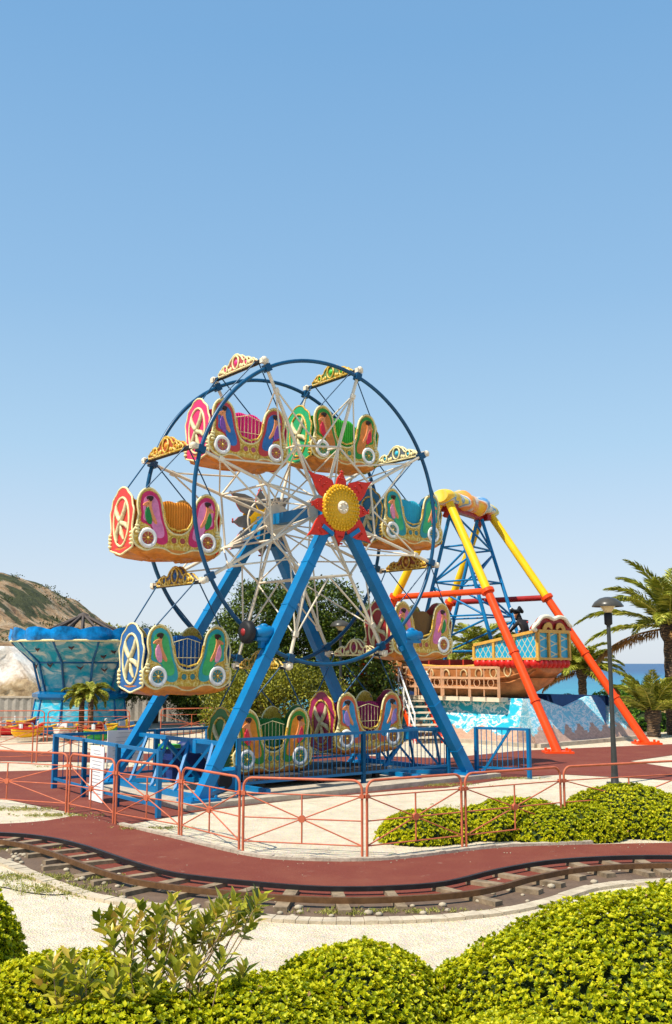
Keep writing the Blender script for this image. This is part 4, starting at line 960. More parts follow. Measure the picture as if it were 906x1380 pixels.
# end wall with the V dip
mb = MB(); n_ = 24; vs = []; th = V((0, 0, 0))
for i in range(n_+1):
    t = i/n_; b = C1.lerp(C2, t); tp = (ins(C1, IN*.3)+e*.3).lerp(C2+(C1-C2).normalized()*1.25-SU*.3, t)
    dip = .28*max(0, 1-abs(t-.52)/.34); z = TZ-dip*1.15; vs += [b, tp-SU*.55+U*z, tp+U*z-SU*.67, b-SU*.75]
mb.add(vs, [f for i in range(n_) for f in ((4*i, 4*i+4, 4*i+5, 4*i+1), (4*i+1, 4*i+5, 4*i+6, 4*i+2), (4*i+2, 4*i+6, 4*i+7, 4*i+3))]+[(0, 1, 2, 3), (4*n_, 4*n_+3, 4*n_+2, 4*n_+1)])
mb.build('end_wall', WAVE2, pf)
mb = MB(); a, b = C1, C3; ta, tb = ins(C1, IN*.3)+e*.3-SU*.55+U*TZ, ins(C3, IN*.3)+e*.3+U*TZ
mb.add([a, ta, tb, b, ta+e*.12, tb+e*.12, a+e*.5, b+e*.5], [(0, 1, 2, 3), (1, 4, 5, 2), (4, 6, 7, 5)]); mb.build('side_wall', WAVE1, pf)
mb = MB(); a, b = C2, C4; ta, tb = C2-e*1.25-SU*.3+U*TZ, C4-e*1.0+U*TZ
mb.add([a, ta, tb, b, ta-e*.12, tb-e*.12, a-e*1.5, b-e*1.5], [(0, 3, 2, 1), (1, 2, 5, 4), (4, 5, 7, 6)]); mb.build('side_wall', WAVE2, pf)
NAV = paint('navy_inner_wall', (.008, .03, .10), .5)
mb = MB(); p, q = ins(C1, .6), ins(C2, 1.5); q2, p2 = ins(C4, 1.3), ins(C3, .6)
mb.add([x+U*.06 for x in (C1, C2, C4, C3)], [(0, 1, 2, 3)]); 
ia, ib = ta-e*.35, tb-e*.35; mb.add([ia-U*1.3, ia+U*.03, ib+U*.03, ib-U*1.3, ia+e*.2-U*1.3, ia+e*.2+U*.03, ib+e*.2+U*.03, ib+e*.2-U*1.3], [(0, 1, 2, 3), (1, 5, 6, 2), (4, 7, 6, 5)]); mb.build('inner_lining', NAV, pf)
mb = MB()
for a, b in ((C1, C2), (C3, C1)): mb.beam(a+U*.06, b+U*.06, .28, .12)
mb.build('plinth', CONC, pf)
# boarding deck with rails along the near side
dk = thing('boarding_deck', 'cream-edged boarding deck with brown railings beside the swinging ship', 'deck', C1-SU*4.5-e*.6)
D0, D1 = C1-SU*1.3+e*.25, C1-SU*8.2+e*.25; w_ = e*-.35; top = TZ+.02
PEACH = paint('peach_rail', (.60, .33, .18), .5, .2, 6, .5); CR = paint('deck_cream', (.70, .60, .44), .5, .1, 5, .4)
mb = MB(); a, b = D0+e*.1, D1+e*.1
mb.add([a+U*top, b+U*top, b+w_+U*top, a+w_+U*top, a+U*(top-.13), b+U*(top-.13), b+w_+U*(top-.13), a+w_+U*(top-.13)], [(3, 2, 1, 0), (4, 5, 6, 7), (2, 3, 7, 6), (0, 3, 7, 4), (1, 2, 6, 5)]); mb.build('deck', CR, dk)
for q in (3, 4): p = (D0+w_*.9).lerp(D1+w_*.9, q/4); mb = MB(); mb.beam(p, p+U*(top-.13), .12, .12); mb.build('support_post', CR, dk)
rl = [D0+w_*.95, D1+w_*.95]; L = (rl[1]-rl[0]).length; K = 6
for i in range(K+1):
    p = rl[0].lerp(rl[1], i/K); mb = MB(); mb.beam(p+U*top, p+U*(top+.95), .08, .08); mb.build('rail_post', PEACH if i < K else CR, dk)
for z in (.3, .6, .93):
    mb = MB(); mb.beam(rl[0]+U*(top+z), rl[1]+U*(top+z), .06, .07); mb.build('rail', PEACH, dk)
mb = MB()
for i in range(int(L/.55)):
    c = rl[0]+(rl[1]-rl[0]).normalized()*(.3+i*.55)+U*(top+.45)
    if i < 9: mb.path([c+SU*.12*math.cos(x)+U*.13*math.sin(x) for x in np.linspace(0, 2*math.pi, 11)[:-1]], .018, 5, closed=True); mb.beam(c-SU*.27-U*.42, c-SU*.27+U*.46, .035, .035)
mb.build('rail_ornament', PEACH, dk)
# stair
s_t, s_b = D0.lerp(D1, .52)+w_, D0.lerp(D1, .28)+w_+e*-1.0
stt = thing('deck_stair', 'orange and white stair climbing to the boarding deck', 'stair', s_b); sdir = (s_b-s_t).xy.to_3d(); sn = V((sdir.y, -sdir.x, 0)).normalized(); K = 7
for i in range(K):
    c = s_t.lerp(s_b, (i+.5)/K); mb = MB(); mb.box(c+U*(top*(1-(i+1)/(K+1))), (.28, .9, .05), sdir, sn); mb.build('step', CR, stt)
for s in (-1, 1):
    mb = MB(); mb.beam(s_t+sn*.45*s+U*(top-.1), s_b+sn*.45*s+U*.05, .05, .2); mb.build('stringer', REDP, stt)
    mb = MB(); a, b = s_t+sn*.47*s, s_b+sn*.47*s; mb.beam(a+U*(top+.9), b+U*.9, .045, .045); mb.beam(a+U*(top+.5), b+U*.5, .035, .035)
    for i in range(4): p = a.lerp(b, i/3); z = top*(1-i/3); mb.beam(p+U*z, p+U*(z+.9), .045, .045)
    mb.build('handrail', WHITE, stt)

# ------------------------------------------------------------------ blue carousel on the left
def carmat(name, a, b, sc=1.1):
    m, nt, bs = newmat(name); vec, tc = coords(nt, (1, 1, 1.9)); n1 = noisen(nt, vec, sc, 5, .6, dist=1.0); n2 = noisen(nt, vec, 7, 4, .7)
    r = ramp(nt, n1, [(.40, a), (.52, clampc([x*.7+y*.3 for x, y in zip(a, b)])), (.58, b), (.70, clampc([x*1.1 for x in b]))])
    nt.links.new(mixc(nt, mathn(nt, 'MULTIPLY', ramp(nt, n2, [(.55, (0, 0, 0)), (.7, (1, 1, 1))]).outputs[0], .3), r.outputs[0], (.03, .16, .28)), bs.inputs['Base Color']); bs.inputs['Roughness'].default_value = .65; bs.inputs['Specular IOR Level'].default_value = .2; bump(nt, bs, n1, .6, .12); return m
CB = G(97, 988); CB.y += 1.0; k0_ = CB.y/F; k_ = k0_*1.05; cz = lambda y: CAMH+(894-y)*k0_
SKYP = carmat('cloud_mural', (.0, .30, .42), (.50, .56, .52), 1.3); SEAP = carmat('sea_mural', (.0, .38, .54), (.25, .45, .50), 2.0); CBL = paint('carousel_blue', (.001, .10, .25), .15, .5, 1.2, .1)
ca = thing('swing_carousel', 'flared blue swing carousel painted with clouds, waves and birds', 'carousel', CB)
def facet(prof, name, mat, par, seg=10, ph=.16):
    mb = MB(); mb.lathe([(r, z) for r, z in prof], CB, seg, smooth=False, phase=ph); return mb.build(name, mat, par)
facet([(58*k_, 0), (58*k_, cz(972)), (54*k_, cz(940)), (52*k_, cz(937))], 'drum', SEAP, ca)
facet([(57*k_, cz(940)), (59*k_, cz(937)), (59*k_, cz(933)), (50*k_, cz(930))], 'ledge', CBL, ca)
facet([(48*k_, cz(931)), (50*k_, cz(918)), (53.5*k_, cz(904)), (58*k_, cz(893))], 'middle_panels', SKYP, ca)
facet([(58*k_, cz(893)), (70*k_, cz(882)), (80*k_, cz(874)), (86*k_, cz(866))], 'flared_panels', SKYP, ca)
mb = MB()
for k in range(10):
    a = .16+2*math.pi*k/10; R_ = lambda r, y: CB+V((math.cos(a)*r*k_, math.sin(a)*r*k_, cz(y)))
    mb.path([R_(49, 931), R_(59, 893), R_(86.5, 866)], .045, 6); mb.tube(R_(59, 972), R_(54, 940), .04, 6)
mb.path([CB+V((math.cos(x)*58.5*k_, math.sin(x)*58.5*k_, cz(893))) for x in np.linspace(.16, .16+2*math.pi, 11)[:-1]], .04, 6, closed=True); mb.build('panel_ribs', CBL, ca)
mb = MB(); mb.path([CB+V((math.cos(x)*87*k_, math.sin(x)*87*k_, cz(865.5))) for x in np.linspace(0, 2*math.pi, 41)[:-1]], .045, 6, closed=True); mb.build('gilt_edge', CREAMG, ca)
mb = MB(); vs = []; SG = 120
for lv, z in ((87, 865), (88, 860), (87, 856), (86, 0)):
    for i in range(SG):
        a = 2*math.pi*i/SG; sc_ = abs(math.sin(a*7)); zz = z if z else 854-6*sc_**.5; r = lv+5.5*(sc_**.5-.6); vs.append(CB+V((math.cos(a)*r*k_, math.sin(a)*r*k_, cz(zz))))
mb.add(vs, [(j*SG+i, j*SG+(i+1) % SG, (j+1)*SG+(i+1) % SG, (j+1)*SG+i) for j in range(3) for i in range(SG)], True); mb.build('scalloped_cornice', paint('cornice_painted_gloss', (.0, .16, .42), .15, 1.0, 1.7, .1), ca)  # blue swings dark to bright, glossy highlight bands put into the colour
mb = MB(); mb.lathe([(84*k_, cz(862)), (2, cz(858)), (.1, cz(856))], CB, 24)
for k in range(14):
    a = 2*math.pi*k/14; mb.tube(CB+V((0, 0, cz(829))), CB+V((math.cos(a)*62*k_, math.sin(a)*62*k_, cz(859))), .05, 6)
mb.lathe([(.25, cz(835)), (.2, cz(829)), (.0, cz(826))], CB, 10); mb.build('roof_ribs', paint('dark_roof', (.09, .07, .06), .7), ca)
BIRD = paint('painted_bird', (.10, .035, .03), .5); 
for (px, py) in [(63, 877), (107, 875), (152, 880), (75, 897), (113, 900), (139, 903), (52, 898), (140, 886)]:
    dx = (px-100)*k_; rr = (58+(893-py)/27*28)*k_ if py < 893 else (48+(931-py)/38*10)*k_; a = math.asin(max(-1, min(1, dx/rr))); c = CB+V((math.sin(a)*(rr+.0), -math.cos(a)*(rr+.0), cz(py))); mb = MB(); tx = V((math.cos(a), math.sin(a), 0)); 
    mb.path([c-tx*.16+U*.08, c-tx*.05, c+tx*.02, c+tx*.12+U*.1], [.01, .04, .035, .008], 6); mb.path([c-U*.08, c, c+tx*.08+U*.03], [.01, .035, .01], 6); mb.build('painted_bird', BIRD, ca)
# round plinth and toy boats
PLC = G(100, 1001); PLC = V((CB.x, CB.y, 0)); mb = MB(); mb.lathe([(0, .14), (4.6, .14), (4.65, .10), (4.65, 0)], PLC, 48, smooth=False); PL = mb.build('carousel_plinth', concmat('plinth_pale', (.5, .42, .32)), None); tag(PL, 'low round concrete plinth under the blue carousel', 'plinth')
cols = [((.60, .02, .02), 'red'), ((.85, .45, .01), 'yellow'), ((.02, .25, .60), 'blue'), ((.75, .60, .52), 'pale pink'), ((.72, .03, .02), 'bright red'), ((.02, .28, .06), 'green'), ((.85, .52, .02), 'amber'), ((.015, .10, .45), 'deep blue'), ((.45, .02, .02), 'dark red'), ((.8, .15, .02), 'orange')]
spots = [(12, 986, 0), (37, 989, .5), (60, 986, .2), (89, 988, 1.2), (122, 984, -.2), (135, 992, .4), (151, 982, .1), (172, 986, -.3), (28, 978, .3)]
for (c_, nm), (px, py, rz) in zip(cols, spots):
    p = G(px, py+5, .14); t = thing('toy_boat', nm+' toy boat on the round plinth of the blue carousel', 'toy boat', p, 'toy boats round the blue carousel', rz); OFF[t.name] = V((0, 0, 0))
    PM = paint('toy_'+nm.replace(' ', '_'), c_, .25, .1, 4, .2); mb = MB(); vs = []; S = [(-.5, .12, .14, .30), (-.42, .2, .05, .30), (-.2, .25, .0, .27), (.1, .25, .0, .27), (.35, .17, .06, .33), (.52, .03, .18, .42)]
    for s, w, k, tt in S:
        for a, b in prof_: vs.append((s, w*a, k+(tt-k)*b))
    mb.add(vs, [(i*m_+j, (i+1)*m_+j, (i+1)*m_+j+1, i*m_+j+1) for i in range(5) for j in range(m_-1)], True); mb.add(vs[:m_], [tuple(range(m_))]); mb.add([(s, w*a, .16) for s, w, k, tt in S for a in (-1, 1)], [(2*i, 2*i+1, 2*i+3, 2*i+2) for i in range(5)]); mb.build('hull', PM, t)
    mb = MB(); mb.box((-.12, 0, .22), (.2, .38, .06)); mb.box((-.22, 0, .34), (.05, .38, .26)); mb.build('seat', WHITE, t)
    mb = MB(); mb.box((.16, 0, .36), (.03, .3, .2), (1, 0, .4), (0, 1, 0), (-.4, 0, 1)); mb.build('windscreen', paint('toy_trim', (.1, .3, .5), .2), t)
    mb = MB(); mb.path([(s, w, tt+.01) for s, w, k, tt in S]+[(s, -w, tt+.01) for s, w, k, tt in S[::-1]], .022, 6, closed=True); mb.build('rubbing_strip', YELS if 'yellow' not in nm else REDS, t)

# ------------------------------------------------------------------ street lamps
def lamp(p, label, H=3.85):
    t = thing('street_lamp', label, 'street lamp', p); BK = paint('lamp_post_paint', (.035, .037, .035), .45, .3, 5, .5, (.12, .11, .09))
    mb = MB(); mb.lathe([(.10, 0), (.10, .03), (.085, .05), (.07, .25), (.055, .8), (.05, 1.2), (.042, H-.5)], p, 14); mb.box(p+U*.02, (.28, .28, .04)); mb.build('post', BK, t)
    mb = MB(); mb.lathe([(.042, H-.55), (.085, H-.52), (.09, H-.30), (.06, H-.27), (0, H-.27)], p, 14); mb.build('collar', BLACK, t)
    mb = MB(); mb.lathe([(.06, H-.28), (.12, H-.2), (.17, H-.12), (.16, H-.06), (0, H-.05)], p, 18); mb.build('diffuser', paint('lamp_glass', (.62, .48, .26), .15, .1, 3, .2), t)
    mb = MB(); mb.lathe([(.33, H-.15), (.335, H-.13), (.27, H-.04), (.17, H+.03), (.06, H+.06), (0, H+.065)], p, 24); mb.lathe([(.325, H-.15), (.26, H-.06), (0, H-.03)], p, 24); mb.build('dome_shade', paint('lamp_dome', (.06, .055, .045), .28, .3, 5, .3), t)
lamp(G(829, 1057), 'dark street lamp with a dome shade standing on the gravel by the ship ride')
lp = Q(459, 838, 31.5); lamp(V((lp.x, lp.y, 0)), 'street lamp with a dome shade seen through the wheel spokes before the trees', lp.z)

# ------------------------------------------------------------------ trees, palms, hedges
TREED = leafmat('dark_tree_leaves', [(.012, .03, .004), (.035, .07, .007), (.10, .15, .012), (.22, .26, .025)], .45, .22)
TREEO = leafmat('olive_tree_leaves', [(.04, .055, .006), (.14, .15, .01), (.30, .29, .018), (.46, .42, .04)], .45, .25)
BARK = paint('bark', (.12, .08, .05), .9, .4, 8, .6, (.05, .035, .025), .6, 0, 14)
CORE = paint('painted_shade_core', (.02, .035, .006), .9)  # near-black fill inside hedges and shrubs, paints the shade between the leaves
def tree(base, lobes, label, mat, lsize=.13, dens=60, trunk_h=1.2, tr=.16, name='leafy_tree', seed=1, group='trees behind the rides', bare=False):
    base = V((base.x, base.y, 0)); t = thing(name, label, 'tree', base, group); ell = [(base.x+a, base.y+b, c, rx, ry, rz) for a, b, c, rx, ry, rz in lobes]
    mb = MB(); zc = min(e[2] for e in ell)
    mb.path([base, base+V((.08, .05, trunk_h*.5)), base+V((-.03, .1, trunk_h)), V((ell[0][0], ell[0][1], zc))], [tr*1.3, tr, tr*.85, tr*.5], 9); mb.build('trunk', BARK, t)
    for e in ell[:5]:
        mb = MB(); a = base+V((-.02, .08, trunk_h*.9)); b = V((e[0], e[1], e[2]+e[5]*.3)); mb.path([a, a.lerp(b, .5)+V((0, 0, .15)), b], [tr*.55, tr*.35, tr*.12], 6); mb.build('limb', BARK, t)
    # many little clumps near the surface of the lobes -> uneven outline with gaps
    P, Nn = ell_surface(ell, dens*.35, seed, .16, 1.3, .35, .28)
    C = P+RNG.normal(size=P.shape)*.1; n = 26; rad = rnd(len(C), .16, .42)
    u = unit(RNG.normal(size=(len(C)*n, 3))); off = u*(np.repeat(rad, n)*rnd(len(u), .3, 1.0))[:, None]*np.array([1, 1, .75])
    o = np.repeat(C, n, 0)+off; d = unit(u+RNG.normal(size=u.shape)*.7+np.array([0, 0, -.1])); nr = unit(np.array([0, 0, 1.])+RNG.normal(size=u.shape)*.6)
    ok = o[:, 2] > .25; o = o[ok]; d = d[ok]; nr = nr[ok]
    v, f = leaves(o, d, nr, lsize*rnd(len(o), .6, 1.3), lsize*.5*rnd(len(o), .7, 1.2), .12, .15)
    mesh_from('crown', v, f, mat, t); return t
def at(px, Y): q = Q(px, 894, Y); return V((q.x, q.y, 0))
tree(at(352, 33), [(0, 0, 3.1, 1.7, 1.5, 1.7), (-.9, .2, 2.5, 1.2, 1.2, 1.3), (.9, .1, 3.6, 1.3, 1.2, 1.5), (.1, -.3, 4.1, 1.0, 1.0, 1.0), (1.6, .3, 2.8, 1.2, 1.2, 1.5)], 'tall dark tree seen through the left spokes of the wheel', TREED, seed=2, dens=75)
tree(at(440, 33.5), [(0, 0, 3.2, 1.5, 1.4, 1.9), (.9, 0, 2.6, 1.2, 1.1, 1.6), (-.9, .2, 3.5, 1.2, 1.2, 1.6), (.2, -.2, 4.3, 1.0, 1.0, 1.0), (1.2, .2, 1.6, 1.0, 1, 1.3)], 'dark tree behind the hub-side legs of the wheel, left of the ship ride', TREED, seed=5, dens=75)
tree(at(490, 36.5), [(0, 0, 2.6, 1.1, 1.1, 1.8), (-.6, 0, 1.7, 1, 1, 1.4), (.4, 0, 3.5, .7, .7, .9)], 'narrow dark tree just left of the boarding deck', TREED, seed=8, dens=70)
tree(at(208, 40.5), [(0, 0, 2.3, 1.5, 1.4, 1.2), (-1.1, .1, 2.0, 1.0, 1.0, 1.0), (1.2, .1, 2.0, 1.2, 1.1, 1.1), (.1, -.2, 3.0, 1.1, 1.1, .8), (2.0, .1, 2.4, 1.0, 1.0, 1.1)], 'spreading tree with a leaning trunk between carousel and wheel', TREED, seed=3, dens=80, trunk_h=1.4, lsize=.12)
tree(at(160, 52), [(0, 0, 2.8, 2.0, 1.5, 1.6), (2.2, 0, 2.6, 1.8, 1.4, 1.5)], 'olive green tree peeking over the carousel top', TREEO, seed=9, dens=50, lsize=.16)
tree(at(285, 40), [(0, 0, 1.7, 1.6, 1.3, 1.5), (1.5, 0, 1.9, 1.4, 1.2, 1.6)], 'rounded dark tree behind the lower left gondola', TREED, seed=12, dens=70)
tree(at(385, 28.5), [(0, 0, 1.35, 1.25, 1.1, 1.15), (-.8, .1, 1.2, 1.0, .9, 1.0), (.9, 0, 1.2, .8, .9, .95)], 'bright olive bush behind the green gondola', TREEO, name='round_bush', trunk_h=.4, tr=.08, seed=15, dens=95, lsize=.10)
tree(at(325, 30), [(0, 0, 1.3, 1.0, .9, 1.1), (.5, 0, 1.6, .7, .8, .8)], 'olive bush behind the left leg of the wheel', TREEO, name='round_bush', trunk_h=.4, tr=.08, seed=17, dens=95, lsize=.10)

PALM = leafmat('palm_leaflets', [(.06, .09, .010), (.22, .25, .02), (.46, .46, .05), (.70, .62, .14)], .4, .2)
PDRY = paint('dry_frond', (.36, .19, .06), .8, .3, 6, .3)
def palmtrunkmat():
    m, nt, bs = newmat('palm_bark'); vec, tc = coords(nt, (1, 1, 4)); v = nd(nt, 'ShaderNodeTexVoronoi', Scale=6.0); nt.links.new(vec, v.inputs['Vector'])
    r = ramp(nt, v.outputs['Distance'], [(.1, (.30, .18, .09)), (.6, (.07, .045, .03))]); nt.links.new(r.outputs[0], bs.inputs['Base Color']); bs.inputs['Roughness'].default_value = .9; bump(nt, bs, v.outputs['Distance'], 1, .06); return m
PBARK = palmtrunkmat()
def palm(base, H, R, label, nf=30, tr=.17, seed=1, leaf=.42, droop=.75, dry=5, el=(.0, 1.35), width=.035, group='palms along the seafront', arch=1.0):
    rg = np.random.default_rng(seed); t = thing('palm_tree', label, 'palm', base, group); top = base+V((0, 0, H)); mb = MB()
    K = 14; mb.path([base+U*(H*i/K) for i in range(K+1)], [tr*(1.15-.2*i/K+.10*(i % 2)) for i in range(K+1)], 12); mb.ball(top-U*.1, (tr*1.5, tr*1.5, tr*1.9), 12, 8); mb.build('trunk', PBARK, t)
    for fi in range(nf):
        az = fi*2.39996+rg.uniform(-.2, .2); e = el[0]+(el[1]-el[0])*((fi+.5)/nf)**.8; L = R*rg.uniform(.8, 1.12)*(1-.12*(fi/nf)); hd = np.array([math.cos(az), math.sin(az), 0.]); up = np.array([0, 0, 1.]); n = 40; pts = []; p = np.array(top); ang = e
        for i in range(n): pts.append(p.copy()); p = p+(hd*math.cos(ang)+up*math.sin(ang))*L/n; ang -= droop*arch*(1.3 if e > .5 else 1)*(.35+1.4*i/n)/n*1.6
        pts = np.array(pts); mb = MB(); mb.path([V(q) for q in pts[::4]], [max(.006, tr*.18*(1-i/10)) for i in range(len(pts[::4]))], 5)
        isdry = fi < dry; tg = unit(np.gradient(pts, axis=0)); sd = unit(np.cross(tg, up+hd*.001)); nr = np.cross(sd, tg); parts = []
        for s in (-1, 1):
            i0 = 5; q = np.repeat(pts[i0:], 3, 0)+rg.normal(size=((n-i0)*3, 3))*.012; tt = np.linspace(.1, 1, (n-i0)*3); ln = leaf*np.sin(np.clip(tt*.9+.12, 0, 1)*math.pi)**.55*rg.uniform(.8, 1.1, len(tt))*R/2.2
            dd = np.repeat(sd[i0:], 3, 0)*s*(.95-.5*tt)[:, None]+np.repeat(tg[i0:], 3, 0)*(.45+.7*tt)[:, None]+np.repeat(nr[i0:], 3, 0)*rg.uniform(.0, .5, len(tt))[:, None]-up*(.25 if not isdry else 1.2)
            parts.append(leaves(q, dd, np.repeat(nr[i0:], 3, 0), ln, np.full(len(tt), width*R/2.2), .15, .12))
        v, f = merge(parts); off = len(mb.v); fr = mesh_from('frond', np.concatenate([v, np.array([tuple(x) for x in mb.v])]), f, PDRY if isdry else PALM, t)
        # rachis faces into the same mesh
        me = fr.data; import bmesh; bm = bmesh.new(); bm.from_mesh(me); bm.verts.ensure_lookup_table(); nv = len(v)
        if len(bm.verts) == nv+off:
            for fc in mb.f:
                try: bm.faces.new([bm.verts[nv+i] for i in fc])
                except ValueError: pass
            bm.to_mesh(me)
        bm.free()
    return t
palm(at(906, 36), 3.75, 3.7, 'tall palm with arching fronds cut by the right edge', nf=27, tr=.26, seed=3, leaf=.34, dry=3, el=(-.25, 1.5), droop=.62, width=.03)
palm(at(784, 40), 2.2, 2.2, 'short palm between the ship ride and the street lamp', nf=28, tr=.16, seed=4, dry=2, el=(-.2, 1.4))
palm(at(877, 35), .8, 2.1, 'low palm on the lawn in front of the sea, right of the lamp', nf=20, tr=.2, seed=6, dry=0, el=(.35, 1.4), droop=.45)
palm(at(648, 43), 2.85, 2.4, 'palm rising behind the middle of the swinging ship', nf=30, tr=.18, seed=7, dry=1, el=(0, 1.4))
palm(at(676, 44), 2.4, 2.0, 'small palm behind the ship, left of the stern', nf=24, tr=.16, seed=9, dry=1, el=(0, 1.4))
palm(at(610, 41), 1.9, 1.8, 'small palm behind the right drive motor of the wheel', nf=24, tr=.16, seed=10, dry=1, el=(0, 1.4))
palm(at(850, 46), .5, 1.8, 'half hidden palm right behind the street lamp', nf=22, tr=.16, seed=13, dry=0, el=(.0, 1.3))
palm(G(118, 992, .14)+V((.15, -.3, 0)), 1.5, .85, 'small palm in front of the carousel, right stem', nf=15, tr=.085, seed=11, dry=0, el=(-.5, .9), leaf=.5, width=.09, group='small palms before the carousel')
palm(G(108, 991, .14)+V((.1, -.3, 0)), 1.35, .85, 'small palm in front of the carousel, left stem', nf=15, tr=.085, seed=14, dry=0, el=(-.5, .9), leaf=.5, width=.09, group='small palms before the carousel')

# greenery along the seafront and low stone wall
LAWN = leafmat('bright_ground_plants', [(.03, .09, .008), (.07, .20, .012), (.16, .32, .02), (.30, .42, .05)], .45, .25)
def lowhedge(name, label, cat, ells, mat, dens, nl, L, W, seed, group=None, smallcore=.9, kind=None):
    c = V((ells[0][0], ells[0][1], 0)); t = thing(name, label, cat, c, group); core(ells, smallcore, seed).build('shade_core', CORE, t)
    P, Nn = ell_surface(ells, dens, seed, .07, 1.7, .02, .05); v, f = rosettes(P, Nn, nl, L, W); mesh_from('foliage', v, f, mat, t); return t
def E_(px, Y, rx, ry, rz, cz=0): p = at(px, Y); return (p.x, p.y, cz, rx, ry, rz)
lowhedge('ground_cover_bed', 'bright green plant bed beyond the ship ride, before the low stone wall', 'plants', [E_(905, 39, 1.6, 1.5, .55), E_(870, 38.5, 1.0, 1.2, .75), E_(845, 40, 1.1, 1.2, .6), E_(940, 40, 1.5, 1.4, .7)], LAWN, 90, 5, .11, .05, 3)
lowhedge('shrub', 'dark green shrub behind the wave-painted wall, left of the short palm', 'shrub', [E_(765, 41, .8, .8, 1.3), E_(742, 42, .7, .7, 1.1)], TREED, 110, 5, .10, .045, 4)
lowhedge('shrub', 'dense green shrub right of the lamp post at the foot of the low palm', 'shrub', [E_(812, 42, 1.0, .9, 1.35), E_(845, 43, 1.0, .9, 1.7)], LAWN, 100, 5, .11, .05, 5)
lowhedge('shrub', 'row of green shrubs behind the swinging ship hull', 'shrub', [E_(640, 45, 2.2, .8, 1.4), E_(560, 46, 2.0, .8, 1.5), E_(500, 45, 1.6, .8, 1.5), E_(710, 46, 1.6, .8, 1.1)], TREEO, 60, 5, .13, .06, 6)
a, b = at(850, 44.5), at(1010, 43); mb = MB(); d = (b-a).normalized(); n = V((d.y, -d.x, 0)); t = thing('stone_wall', 'low ochre stone wall between the plants and the sea', 'wall', (a+b)/2)
for r in range(3):
    x = random.uniform(-.3, 0)
    while x < (b-a).length:
        w = random.uniform(.25, .6); mb.box(a+d*(x+w/2)+U*(.14+r*.24)+n*random.uniform(-.03, .03), (w*.95, .4, .225), d+V((0, 0, random.uniform(-.03, .03))), n); x += w
mb.build('stonework', concmat('ochre_stone', (.50, .34, .17), 2), t)

# clipped hedges
HEDGE = leafmat('clipped_hedge_leaves', [(.10, .17, .003), (.38, .43, .005), (.68, .65, .008), (.88, .78, .03)], .5, .38)
def hedge(label, ells, dens, L=.034, W=.018, nl=8, seed=1, group='clipped yellow-green hedges', sh=.92, amp=.065):
    c = V((ells[0][0], ells[0][1], 0)); t = thing('hedge', label, 'hedge', c, group); core(ells, sh, seed, amp).build('shade_core', CORE, t)
    P, Nn = ell_surface(ells, dens, seed, amp, 1.7, .02, .05)
    hole = bumpf(P, 6.5, seed*3)+.6*bumpf(P[:, [1, 0, 2]], 13, seed); keep = (hole > -.85) | (RNG.random(len(P)) < .45); P = P[keep]; Nn = Nn[keep]
    P = P+Nn*(.018*bumpf(P, 9, seed+5)+RNG.normal(size=len(P))*.007)[:, None]; v, f = rosettes(P, Nn, nl, L, W, jit=.6); mesh_from('foliage', v, f, HEDGE, t)
    k = RNG.choice(len(P), max(len(P)//170, 12)); Q_ = P[k]; M_ = Nn[k]           # young shoots standing above the clipped surface
    v, f = rosettes(np.concatenate([Q_+M_*h for h in (.008, .024)]), np.concatenate([M_]*2), 5, L*1.15, W*.9, .7, .3); so = mesh_from('new_shoots', v, f, HEDGE, t); so['kind'] = 'stuff'
    k = RNG.choice(len(P), len(P)//90); v, f = leaves(P[k]+Nn[k]*.012, RNG.normal(size=(len(k), 3)), Nn[k], rnd(len(k), .02, .04), rnd(len(k), .008, .02)); mesh_from('dead_leaves', v, f, DEAD, t)
    return t
DEAD = paint('dead_leaf', (.42, .24, .09), .8, .3, 9, .2)
def HB(px, Y, rx, ry, rz): p = at(px, Y); return (p.x, p.y, .0, rx, ry, rz)
hedge('low clipped hedge mound behind the barriers, left end tapering on gravel', [HB(562, 14.7, .62, .50, .43), HB(600, 14.9, .45, .5, .40)], 1000, .036, .026, 7, 2)
hedge('middle clipped hedge mound behind the barriers', [HB(690, 15.3, .95, .60, .53), HB(650, 15.1, .6, .5, .45), HB(735, 14.9, .6, .55, .42)], 1000, .036, .026, 7, 3)
hedge('largest clipped hedge mound behind the barriers, at the right edge', [HB(835, 15.6, 1.1, .85, .66), HB(910, 15.4, 1.1, .85, .57), HB(780, 15.0, .6, .55, .48)], 1000, .036, .026, 7, 4)
hedge('big clipped hedge mound filling the bottom right corner', [(1.98, 5.75, -.05, 1.75, 1.35, 1.30), (3.0, 5.4, -.05, 1.3, 1.3, 1.2), (1.05, 5.0, -.05, 1.0, .9, .92)], 2500, .025, .019, 8, 5)
hedge('clipped hedge mound at the bottom centre, left of the big one', [(.10, 5.65, 0, .72, .95, .99), (-.35, 5.2, 0, .8, .85, .95)], 2500, .025, .019, 8, 6)
hedge('clipped hedge mound in the bottom left corner below the leafy shrub', [(-1.45, 5.5, 0, .95, .75, .98), (-.95, 5.0, 0, .75, .6, .95), (-2.1, 5.0, 0, .9, .8, 1.08)], 2500, .025, .019, 8, 7)
hedge('tall clipped hedge at the left edge of the foreground', [(-2.10, 5.8, 0, .46, .6, 1.30)], 2500, .025, .019, 8, 8)
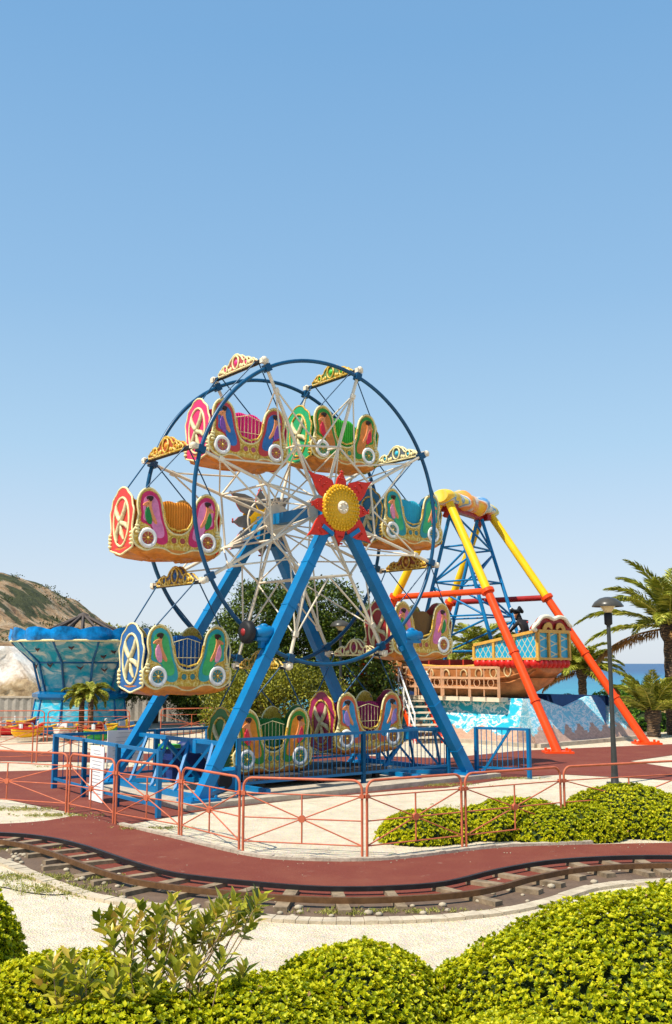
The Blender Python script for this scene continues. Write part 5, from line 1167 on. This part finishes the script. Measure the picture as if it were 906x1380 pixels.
# loose shrub with larger leaves growing through the hedge
SHR = leafmat('glossy_shrub_leaves', [(.03, .06, .008), (.16, .20, .015), (.42, .43, .03), (.66, .58, .06), (.60, .34, .07)], .3, .38)
t = thing('leafy_shrub', 'loose shrub with glossy pointed leaves growing up through the front hedge', 'shrub', (-.95, 5.45, 0)); rg = random.Random(5)
tips_px = [(150, 1228), (212, 1222), (245, 1215), (292, 1222), (326, 1225), (268, 1238), (340, 1218), (222, 1252), (182, 1238), (300, 1248), (252, 1275), (80, 1300), (115, 1298), (150, 1318), (205, 1318), (170, 1285), (228, 1278), (120, 1345), (80, 1330), (255, 1345), (290, 1340), (215, 1355), (165, 1358), (132, 1230), (150, 1250), (165, 1222), (190, 1215), (205, 1240), (222, 1228), (232, 1208), (255, 1225), (262, 1250), (280, 1232), (300, 1210), (318, 1205), (335, 1208), (352, 1205), (345, 1232), (310, 1240), (240, 1262), (200, 1268), (175, 1265), (285, 1262), (70, 1290), (95, 1285), (125, 1300), (55, 1305), (160, 1305), (100, 1320), (185, 1300), (215, 1290), (240, 1300), (265, 1290), (300, 1285), (270, 1325), (230, 1335), (330, 1300), (190, 1340), (140, 1340)]
LO = []; LD = []; LN = []; LS = []
for i, (px, py) in enumerate(tips_px):
    Y = rg.uniform(5.35, 5.95) if py < 1280 else rg.uniform(4.9, 5.3); tip = Q(px, py+4, Y); root = V((-.95+rg.uniform(-.15, .15), 5.4, .45)) if py < 1280 else V((tip.x*.75-.2, 5.05, .4))
    m1 = root.lerp(tip, .5)+V((rg.uniform(-.05, .05), 0, rg.uniform(-.08, .02))); pts = smooth([root, m1, tip], 6); mb = MB(); mb.path(pts, .0055, 5, r2=.0025); mb.build('stem', paint('shrub_stem', (.30, .20, .11), .7), t)
    ax = (pts[-1]-pts[-4]).normalized(); nl = rg.randint(13, 21)
    for k in range(nl):
        q = k/nl; p = tip-ax*(.15*(1-q)**1.0) if k > 3 else pts[rg.randint(4, len(pts)-2)]; a = k*2.4+rg.random(); x = ax.cross(V((.3, .2, .9))).normalized(); y = ax.cross(x); rad = x*math.cos(a)+y*math.sin(a)
        LO.append(tuple(p)); LD.append(tuple(ax*(.35+.75*q)+rad*(1.15-.5*q)+V((0, 0, .2)))); LN.append(tuple(ax-rad*.2)); LS.append(rg.uniform(.07, .115)*(1 if q < .85 else .75))
LO, LD, LN, LS = map(np.array, (LO, LD, LN, LS)); v, f = leaves(LO, LD, LN, LS, LS*.46, .12, .14); mesh_from('foliage', v, f, SHR, t)
